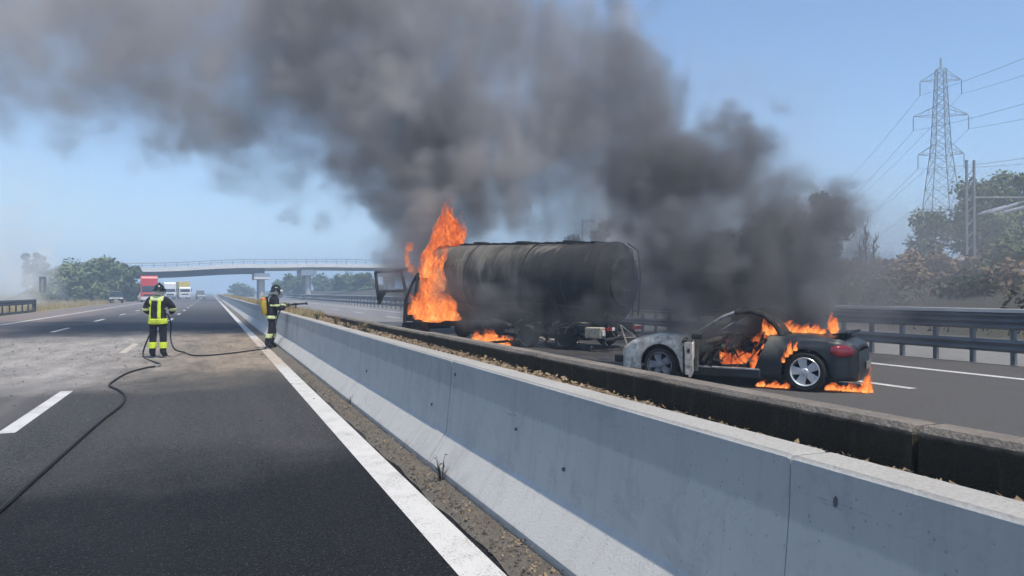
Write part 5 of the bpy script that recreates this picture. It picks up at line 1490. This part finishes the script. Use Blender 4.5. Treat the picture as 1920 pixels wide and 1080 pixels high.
# ------------------------------------------------------------------ flames
def flame_mat(name, k=1.0, red=0.0):
    t = MT(name)
    p = t.pos(); at = t.n('ShaderNodeAttribute'); at.attribute_name = 'burn_level'
    heat = at.outputs['Fac']
    q = t.scale(p, (1.0, 1.0, 0.55))
    n1 = t.noise(q, 2.6 * k, 5, 0.65, 0.8); n2 = t.noise(q, 6.0 * k, 4, 0.6, 0.5)
    v = t.math('ADD', t.math('MULTIPLY', n1, 0.75), t.math('MULTIPLY', n2, 0.35))
    a = t.math('ADD', v, t.math('MULTIPLY', heat, 0.15))
    alpha = t.math('MULTIPLY', t.sstep(a, 0.44, 0.90), 0.90)
    n3 = t.noise(q, 11.0 * k, 3, 0.6, 0.3)
    hot = t.math('ADD', t.math('ADD', t.math('MULTIPLY', n2, 0.55), t.math('MULTIPLY', n3, 0.45)), t.math('MULTIPLY', heat, 0.145 - red))
    c = t.ramp(hot, [(0.36, (0.36, 0.045, 0.022)), (0.50, (0.72, 0.125, 0.045)), (0.61, (1.0, 0.25, 0.06)), (0.84, (1.0, 0.48, 0.14))])
    em = t.n('ShaderNodeEmission'); t.put(em.inputs['Color'], c)
    t.put(em.inputs['Strength'], t.math('ADD', 0.25, t.math('MULTIPLY', t.math('MULTIPLY', hot, hot), 1.8)))
    tr = t.n('ShaderNodeBsdfTransparent')
    mx = t.n('ShaderNodeMixShader'); t.put(mx.inputs[0], alpha)
    t.L.new(tr.outputs[0], mx.inputs[1]); t.L.new(em.outputs[0], mx.inputs[2]); t.L.new(mx.outputs[0], t.out.inputs['Surface'])
    return t.m
M['flame'] = flame_mat('flame')
M['flame_small'] = flame_mat('flame_small', 2.4, -0.03)
M['flame_red'] = flame_mat('flame_red', 1.0, 0.10)

def flame(name, tongues, label, mat, seed=0):
    """tongues: (base point, height, radius, lean vector); one mesh of licking tongues"""
    rnd = random.Random(seed)
    b0 = Vector(tongues[0][0]); V, F, Ht = [], [], []
    allt = [(*t_, 0.0) for t_ in tongues] + [(Vector(t_[0]) + Vector((0, 0, t_[1] * 0.03)), t_[1] * 0.70, t_[2] * 0.55, Vector(t_[3]) * 0.7, 0.55) for t_ in tongues]
    for base, H, R, lean, boost in allt:
        base = Vector(base) - b0; lean = Vector(lean)
        n, m = 11, 13; ph = rnd.uniform(0, 6.28); k0 = len(V)
        hb = boost
        for i in range(m):
            t_ = i / (m - 1)
            c = base + lean * t_ ** 1.4 + Vector((0, 0, H * t_))
            c += Vector((math.sin(ph + 5 * t_), math.cos(ph * 1.7 + 4.2 * t_), 0)) * R * 0.45 * t_
            r = R * (0.55 + 1.2 * t_ - 1.75 * t_ ** 2) if t_ < 0.5 else R * (0.7125 * (1 - ((t_ - 0.5) / 0.5) ** 1.3)) + 0.004
            for k in range(n):
                a = 2 * PI * k / n + 0.9 * t_
                rr = r * (1 + 0.34 * math.sin(2 * a + ph + 6 * t_) + 0.22 * math.sin(3 * a - ph * 2 + 11 * t_) + rnd.uniform(-.12, .12))
                V.append(c + Vector((math.cos(a) * rr, math.sin(a) * rr, rnd.uniform(-.03, .03) * H)))
                Ht.append(max(0.0, 1.0 - 1.15 * t_) + hb)
        for i in range(m - 1):
            for k in range(n): F.append((k0 + i * n + k, k0 + i * n + (k + 1) % n, k0 + (i + 1) * n + (k + 1) % n, k0 + (i + 1) * n + k))
        F.append(tuple(k0 + k for k in range(n - 1, -1, -1))); F.append(tuple(k0 + (m - 1) * n + k for k in range(n)))
    mb = MB(); mb.v, mb.f = [tuple(v) for v in V], F
    me_o = mb.build(name, mat, None, True)
    at = me_o.data.attributes.new('burn_level', 'FLOAT', 'POINT'); at.data.foreach_set('value', Ht)
    me_o.location = b0
    return tag(me_o, label, 'flame', 'flames of the wreck')
RGT = Vector((CT, -ST, 0)); DEP = Vector((ST, CT, 0))
def px_tongues(lst, d, jitter=0.25, seed=0):
    """(px, base row, top row, half-width px, lean px) at depth d"""
    rnd = random.Random(seed); out = []
    for px, y0, y1, hw, lean in lst:
        dd = d + rnd.uniform(-jitter, jitter)
        b = W(px, y0, dd); out.append((b, (y0 - y1) * dd / FPX, hw * dd / FPX, RGT * (lean * dd / FPX)))
    return out
flame('flame', px_tongues([(815, 602, 505, 36, -6), (790, 598, 535, 22, 8), (842, 600, 540, 20, -18), (776, 588, 550, 12, -4), (806, 565, 470, 22, 4), (822, 545, 450, 20, 4), (854, 601, 575, 11, 0), (800, 598, 560, 20, -6), (828, 600, 550, 22, 6), (845, 600, 560, 14, -4), (786, 594, 560, 15, 4), (770, 590, 572, 8, 0), (812, 600, 575, 26, 0), (800, 520, 440, 16, 8)], 23.9, 0.3, 1), 'tall orange flame climbing between the lorry cab and the tank', M['flame'], 1)
flame('flame', px_tongues([(838, 475, 376, 28, 6), (822, 468, 390, 20, 18), (857, 462, 398, 19, 0), (845, 440, 370, 18, -4), (806, 505, 420, 17, 16), (864, 458, 422, 10, 4), (798, 525, 460, 15, 6), (815, 495, 430, 16, 10), (850, 455, 410, 18, 2)], 25.0, 0.4, 2), 'reddish upper flame licking up through the smoke above the tank', M['flame_red'], 2)
flame('flame', px_tongues([(768, 470, 448, 9, 3), (764, 500, 462, 6, 0), (770, 510, 488, 7, 8), (778, 516, 500, 8, 10), (762, 486, 452, 6, 4)], 27.2, 0.2, 3), 'small detached flame above the cab roof, away from the tank', M['flame'], 3)
flame('flame', px_tongues([(926, 645, 608, 13, 4), (908, 642, 616, 12, 8), (893, 640, 621, 10, 4), (942, 648, 620, 11, 4), (953, 651, 630, 8, 3), (918, 643, 611, 11, 6), (934, 647, 612, 10, 2), (900, 641, 618, 10, -4)], 22.6, 0.2, 4), 'low orange flame on the road under the tank', M['flame_small'], 4)
# on the car
def car_pt(x, y, z): return Matrix.Rotation(math.atan2(HC.y, HC.x), 3, 'Z') @ Vector((x, y, z)) + car.location
def ct(lst): return [(car_pt(x, y, z), h, r, RGT * lean) for x, y, z, h, r, lean in lst]
flame('flame', ct([(-0.10, 0.25, 0.30, 0.36, 0.10, -0.03), (-0.28, 0.40, 0.30, 0.42, 0.11, 0.02), (0.05, 0.10, 0.34, 0.34, 0.10, 0.0), (0.26, 0.3, 0.32, 0.24, 0.08, -0.04), (-0.02, 0.5, 0.30, 0.22, 0.09, 0.02), (-0.42, 0.3, 0.62, 0.40, 0.09, 0.05), (-0.15, -0.2, 0.36, 0.5, 0.13, 0.0), (0.30, -0.1, 0.34, 0.40, 0.12, 0.0), (-0.40, 0.1, 0.40, 0.55, 0.14, 0.04), (0.12, 0.45, 0.30, 0.30, 0.10, -0.02), (-0.36, 0.6, 0.30, 0.34, 0.09, 0.03)]),
      'deep red flame burning inside the open car cabin', M['flame_red'], 5)
flame('flame', ct([(-0.62, 0.45, 0.70, 0.46, 0.10, -0.05), (-0.66, 0.55, 0.86, 0.26, 0.08, 0.06), (-0.56, 0.5, 0.88, 0.30, 0.07, -0.10), (-0.72, 0.3, 0.9, 0.22, 0.1, 0.1)]), 'flame wrapped round the burnt roof hoop of the car', M['flame_small'], 6)
flame('flame', ct([(-0.78 - 0.085 * k, 0.30 + 0.05 * math.sin(k * 2.1), 0.915, (0.19 + 0.05 * math.sin(k * 1.7)) * (1 - 0.05 * k), 0.085, 0.10) for k in range(8)]), 'long low flame running along the car rear deck', M['flame_small'], 7)
flame('flame', ct([(-1.50, -0.10, 0.90, 0.36, 0.085, 0.0), (-1.53, -0.04, 0.90, 0.28, 0.06, -0.02), (-1.47, -0.16, 0.9, 0.22, 0.05, 0.03)]), 'single upright flame in front of the car spoiler', M['flame_small'], 8)
flame('flame', ct([(-1.02, 0.90, 0.60, 0.24, 0.05, -0.02), (-0.96, 0.90, 0.55, 0.15, 0.045, 0.0), (-1.10, 0.90, 0.66, 0.14, 0.04, 0.0), (-0.90, 0.89, 0.46, 0.14, 0.035, 0.02)]), 'small flame licking over the rear wheel arch', M['flame_small'], 9)
flame('flame', ct([(-0.45 - 0.075 * k, 0.66, 0.015, 0.10 + 0.03 * math.sin(k * 2.3), 0.055, 0.02) for k in range(7)]), 'strip of flame under the car ahead of the rear wheel', M['flame_small'], 10)
flame('flame', ct([(-1.52 - 0.075 * k, 0.50, 0.012, 0.12 + 0.035 * math.sin(k * 1.9), 0.06, 0.02) for k in range(8)]), 'strip of flame under the car tail behind the rear wheel', M['flame_small'], 11)
flame('flame', ct([(-2.08, 0.46, 0.012, 0.44, 0.055, 0.05), (-2.10, 0.38, 0.012, 0.30, 0.075, -0.03), (-2.06, 0.52, 0.012, 0.22, 0.06, 0.02), (-2.13, 0.42, 0.012, 0.20, 0.06, 0.0)]), 'bright orange flame at the rear corner of the car bumper', M['flame_small'], 12)

# ------------------------------------------------------------------ smoke
rs = np.random.RandomState(11)
LAT = rs.rand(64, 64, 64).astype(np.float32)
def vnoise(x, y, z):
    xi, yi, zi = np.floor(x).astype(int), np.floor(y).astype(int), np.floor(z).astype(int)
    fx, fy, fz = x - xi, y - yi, z - zi
    fx, fy, fz = fx * fx * (3 - 2 * fx), fy * fy * (3 - 2 * fy), fz * fz * (3 - 2 * fz)
    r = 0
    for a in (0, 1):
        for b in (0, 1):
            for c in (0, 1):
                w = (fx if a else 1 - fx) * (fy if b else 1 - fy) * (fz if c else 1 - fz)
                r = r + w * LAT[(xi + a) & 63, (yi + b) & 63, (zi + c) & 63]
    return r
def fbm(x, y, z, s, o=4):
    r, a, t_ = 0, 1.0, 0
    for k in range(o):
        r = r + a * vnoise(x * s + 17 * k, y * s + 5 * k, z * s + 9 * k); t_ += a; a *= 0.52; s *= 2.05
    return r / t_

def smoke_mat(name, col, sc=1.0, aniso=0.2):
    m = bpy.data.materials.new(name); m.use_nodes = True; nt = m.node_tree; nt.nodes.clear()
    out = nt.nodes.new('ShaderNodeOutputMaterial'); pv = nt.nodes.new('ShaderNodeVolumePrincipled')
    pv.inputs['Color'].default_value = (*col, 1); pv.inputs['Density'].default_value = sc; pv.inputs['Anisotropy'].default_value = aniso
    nt.links.new(pv.outputs[0], out.inputs['Volume'])
    m.cycles.volume_step_rate = 5.0
    return m

def Xb(v, w, k): return v + w * k
def smoke(name, lo, hi, vox, puffs, mat, label, amp=0.9, ns=0.35, warp=1.0, soft=0.45):
    """puffs: (px, py, depth, radius px, density per metre[, depth stretch]); the grid lies in axes right / away / up of the road-side view"""
    n = [max(8, int(round((b - a) / vox))) for a, b in zip(lo, hi)]
    ax = [np.linspace(a, b, k, dtype=np.float32) for a, b, k in zip(lo, hi, n)]
    X, Y, Z = np.meshgrid(*ax, indexing='ij')
    w1 = (fbm(X + 31, Y, Z, ns, 3) - 0.5) * warp * 2.2; w2 = (fbm(X, Y + 47, Z, ns, 3) - 0.5) * warp * 2.2; w3 = (fbm(X, Y, Z + 71, ns, 3) - 0.5) * warp * 2.2
    N = fbm(X, Y, Z, ns * 1.6, 5)
    B = 0; a_, t_, s_ = 1.0, 0, ns * 2.2
    for k in range(4):                                                    # rounded billows with sharp creases
        B = B + a_ * np.abs(2 * vnoise(Xb(X, w1, .5) * s_ + 13 * k, Xb(Y, w2, .5) * s_ + 29 * k, Xb(Z, w3, .5) * s_ + 7 * k) - 1); t_ += a_; a_ *= 0.6; s_ *= 2.1
    B = B / t_
    Xw, Yw, Zw = X + w1, Y + w2, Z + w3
    D = np.zeros_like(X)
    for pf in puffs:
        px, py, d, r, dens = pf[:5]; ds = pf[5] if len(pf) > 5 else 1.0
        u, z, rm = (px - 960) / FPX * d, EYE - (py - HZ) * d / FPX, r * d / FPX
        sl = tuple(slice(max(0, int((c - 2.4 * q * rm - warp * 1.2 - a) / (b - a) * k)), min(k, int((c + 2.4 * q * rm + warp * 1.2 - a) / (b - a) * k) + 2)) for c, a, b, k, q in zip((u, d, z), lo, hi, n, (1, ds, 1)))
        f = 1.0 - np.sqrt((Xw[sl] - u) ** 2 + ((Yw[sl] - d) / ds) ** 2 + (Zw[sl] - z) ** 2) / (rm * 1.6)
        f = f + (N[sl] - 0.5) * amp + (B[sl] - 0.36) * amp * 1.35
        g = np.clip(f / soft, 0, 1); g = g * g * (3 - 2 * g)
        D[sl] = np.maximum(D[sl], g * dens)
    D *= np.clip(0.65 + (N - 0.42) * 3.0, 0.55, 1.35) * np.clip(0.55 + 1.35 * B, 0.5, 1.6)
    for k in range(3):                                                    # fade at the grid's walls
        q = np.minimum(np.arange(n[k]), np.arange(n[k])[::-1]).astype(np.float32) / 3.0
        sh = [1, 1, 1]; sh[k] = n[k]
        if k == 2: q[: n[2] // 2] = 1.0
        D *= np.clip(q, 0, 1).reshape(sh)
    D[D < 0.003] = 0
    me = bpy.data.meshes.new(name); me.vertices.add(D.size)
    co = np.stack([X, Y, Z], -1).reshape(-1).astype(np.float32); me.vertices.foreach_set('co', co)
    at = me.attributes.new('density', 'FLOAT', 'POINT'); at.data.foreach_set('value', D.reshape(-1))
    me.materials.append(mat)
    o = bpy.data.objects.new(name, me); COL.objects.link(o); o.rotation_euler = (0, 0, -YAW)
    ng = bpy.data.node_groups.new(name, 'GeometryNodeTree')
    ng.interface.new_socket('Geometry', in_out='INPUT', socket_type='NodeSocketGeometry'); ng.interface.new_socket('Geometry', in_out='OUTPUT', socket_type='NodeSocketGeometry')
    gi, go = ng.nodes.new('NodeGroupInput'), ng.nodes.new('NodeGroupOutput')
    vc = ng.nodes.new('GeometryNodeVolumeCube')
    vc.inputs['Min'].default_value, vc.inputs['Max'].default_value = lo, hi
    for k, s in enumerate('XYZ'): vc.inputs['Resolution ' + s].default_value = n[k]
    ps = ng.nodes.new('GeometryNodeInputPosition'); sx = ng.nodes.new('ShaderNodeSeparateXYZ'); ng.links.new(ps.outputs[0], sx.inputs[0])
    def mth(op, a, b):
        q = ng.nodes.new('ShaderNodeMath'); q.operation = op
        for i, v_ in enumerate((a, b)):
            if isinstance(v_, bpy.types.NodeSocket): ng.links.new(v_, q.inputs[i])
            else: q.inputs[i].default_value = v_
        return q.outputs[0]
    idx = None; mul = (n[1] * n[2], n[2], 1)
    for k in range(3):
        i_ = mth('ROUND', mth('MULTIPLY', mth('SUBTRACT', sx.outputs[k], lo[k]), (n[k] - 1) / (hi[k] - lo[k])), 0.0)
        i_ = mth('MULTIPLY', i_, float(mul[k])); idx = i_ if idx is None else mth('ADD', idx, i_)
    idx = mth('ADD', idx, 0.25)
    sa = ng.nodes.new('GeometryNodeSampleIndex'); sa.data_type = 'FLOAT'; sa.domain = 'POINT'; sa.clamp = True
    na = ng.nodes.new('GeometryNodeInputNamedAttribute'); na.data_type = 'FLOAT'; na.inputs[0].default_value = 'density'
    ng.links.new(gi.outputs[0], sa.inputs['Geometry']); ng.links.new(na.outputs[0], sa.inputs['Value']); ng.links.new(idx, sa.inputs['Index'])
    ng.links.new(sa.outputs[0], vc.inputs['Density'])
    sm = ng.nodes.new('GeometryNodeSetMaterial'); sm.inputs['Material'].default_value = mat
    ng.links.new(vc.outputs[0], sm.inputs['Geometry']); ng.links.new(sm.outputs[0], go.inputs[0])
    o.modifiers.new('cloud', 'NODES').node_group = ng
    return tag(o, label, 'smoke', kind='stuff')

M['smoke'] = smoke_mat('dark_smoke', (0.57, 0.55, 0.55), 1.0, 0.0)
M['smoke_car'] = smoke_mat('car_smoke', (0.33, 0.33, 0.345))
PL = [(890, 560, 23.0, 44, .7), (940, 580, 21.0, 34, .7), (985, 575, 20.4, 36, .5), (1000, 610, 19.8, 28, .45), (1040, 615, 19.2, 28, .4), (1100, 600, 18.6, 30, .35), (840, 540, 25, 40, .5), (790, 560, 26.5, 40, .5), (750, 575, 27, 36, .22), (1150, 600, 18.4, 30, .3), (900, 490, 23.6, 30, .25)]
M['smoke_white'] = smoke_mat('white_smoke', (0.97, 0.97, 0.97), 1.0, -0.5)
PF = [(800, 520, 28, 45, 0.675), (785, 470, 27.5, 60, 1.013), (780, 420, 28, 68, 1.013), (783, 370, 28, 76, 0.945), (788, 320, 28.5, 92, 0.810), (775, 260, 29, 120, 0.621), (765, 200, 29, 150, 0.540), (735, 130, 29.5, 168, 0.459), (710, 50, 30, 185, 0.432), (690, -60, 30, 200, 0.378),
      (640, 190, 30, 110, 0.365), (560, 150, 30, 125, 0.338), (590, 60, 30, 155, 0.351), (450, 125, 30.5, 120, 0.338, 1.4), (440, 40, 31, 145, 0.338, 1.4), (330, 100, 31, 115, 0.297, 1.5), (250, 30, 31, 125, 0.297, 1.5), (180, 90, 32, 100, 0.243, 1.6), (100, 40, 32, 115, 0.243, 1.6), (20, 80, 32, 100, 0.203, 1.6), (-60, 30, 32, 125, 0.189, 1.6), (-180, 20, 32, 130, 0.176, 1.6),
      (520, 255, 32, 90, 0.121, 1.4), (300, 175, 32, 90, 0.135, 1.5), (640, 320, 32, 70, 0.068), (120, 150, 33, 90, 0.095, 1.5),
      (870, 200, 29, 145, 0.459), (930, 120, 29.5, 140, 0.405), (1000, 180, 29.5, 130, 0.432), (960, 290, 30, 115, 0.351), (900, 400, 28.5, 32, 0.675), (880, 340, 29, 75, 0.486), (1040, 100, 30, 105, 0.324), (1100, 220, 30, 105, 0.405), (960, 385, 31, 110, 0.297), (1080, 340, 32, 130, 0.324), (1020, 430, 31, 95, 0.297), (860, -60, 30, 150, 0.270), (1140, 150, 30, 85, 0.432), (1200, 145, 30, 65, 0.378), (1222, 115, 30, 42, 0.338),
      (1190, 330, 32, 105, 0.324), (1180, 420, 31, 90, 0.324), (1110, 440, 30, 70, 0.270), (1210, 520, 24.5, 60, 0.338)]
smoke('smoke_plume', (-24, 18.5, 0.1), (6.5, 37, 16.5), 0.18, PF, M['smoke'], 'dark smoke billowing from the burning lorry and drifting across the sky', 1.0, 0.30, 1.1)
PC = [(1400, 585, 14.0, 60, 2.0), (1450, 600, 14.0, 40, .8), (1370, 565, 14.2, 85, 2.0), (1430, 545, 14.2, 98, 1.8), (1350, 505, 14.2, 115, 1.8), (1440, 490, 14, 105, 1.3), (1330, 440, 14, 112, 1.9), (1390, 420, 14, 90, 1.5), (1300, 370, 14.4, 98, 1.6), (1335, 340, 14.4, 70, 1.3), (1250, 310, 14.8, 86, 1.1), (1265, 268, 14.8, 58, .9),
      (1195, 250, 15, 76, .9), (1150, 212, 15.4, 74, .8), (1185, 150, 15.6, 66, .8), (1120, 130, 16, 85, .55), (1050, 75, 16.5, 90, .4), (960, 40, 17, 110, .3), (880, -20, 17, 110, .2),
      (1490, 490, 15, 85, .5), (1540, 530, 16, 80, .4), (1600, 540, 17, 85, .22), (1250, 500, 15, 70, .7), (1230, 430, 15.5, 65, .45), (1420, 370, 15, 60, .35), (1240, 570, 14.5, 55, .5), (1500, 420, 16, 80, .14), (1650, 510, 17.5, 95, .10), (1720, 560, 18, 90, .07)]
smoke('smoke_cloud', (-5.5, 16.8, 0.1), (4.0, 29, 4.2), 0.16, PL, M['smoke_car'], 'low dark smoke curling under the tank and round the lorry door', 1.0, 0.6, 0.5)
smoke('smoke_plume', (-3.2, 10.6, 0.15), (11.5, 19.5, 8.6), 0.10, PC, M['smoke_car'], 'thick dark smoke rising from the burning car', 1.0, 0.62, 0.5)
PW = [(45, 528, 88, 36, .2), (5, 512, 90, 46, .2), (75, 540, 88, 26, .2), (-50, 520, 90, 50, .2), (25, 485, 92, 46, .16), (95, 544, 88, 22, .2), (115, 550, 88, 14, .12), (15, 430, 95, 60, .03), (-60, 450, 95, 60, .03), (10, 330, 95, 80, .018), (60, 400, 95, 60, .02)]
smoke('smoke_bank', (-84, 80, -0.02), (-48, 106, 24), 0.8, PW, M['smoke_white'], 'pale white smoke drifting behind the low guardrail', 1.0, 0.16, 1.6)

PV = [(1500, 500, 25, 110, .07, 1.4), (1600, 520, 26, 100, .06, 1.4), (1700, 540, 26, 100, .05, 1.4), (1800, 540, 26, 110, .05, 1.4), (1900, 530, 26, 110, .045, 1.4), (1400, 440, 25, 110, .06, 1.4), (1560, 420, 27, 100, .04, 1.4), (1700, 440, 28, 100, .025, 1.4), (1850, 440, 28, 110, .025, 1.4), (1240, 420, 27, 120, .14, 1.4), (1150, 400, 28, 110, .12, 1.4), (1330, 470, 26, 110, .12, 1.4), (1430, 340, 27, 150, .035, 1.3), (1350, 230, 27, 140, .03, 1.3), (1500, 270, 27, 120, .018, 1.3), (1600, 380, 27, 120, .025, 1.3)]
smoke('smoke_veil', (2.5, 20, 0.1), (25, 33, 12.5), 0.45, PV, M['smoke'], 'thin grey smoke hanging in front of the wooded bank', 0.8, 0.2, 1.2)

# ------------------------------------------------------------------ haze
mb = MB().box((0, (GY0 + GY1) / 2, 26), (2 * GX + 20, GY1 - GY0 + 20, 56))
hz = mb.build('haze', None)
hm = bpy.data.materials.new('haze_air'); hm.use_nodes = True; hn = hm.node_tree; hn.nodes.clear()
ho = hn.nodes.new('ShaderNodeOutputMaterial'); hv = hn.nodes.new('ShaderNodeVolumePrincipled')
hv.inputs['Color'].default_value = (0.62, 0.80, 1.0, 1); hv.inputs['Density'].default_value = 0.0021; hv.inputs['Anisotropy'].default_value = 0.0
hn.links.new(hv.outputs[0], ho.inputs['Volume']); hm.cycles.homogeneous_volume = True
hz.data.materials.append(hm)
tag(hz, 'thin smoky summer haze over the motorway', 'haze', kind='stuff')
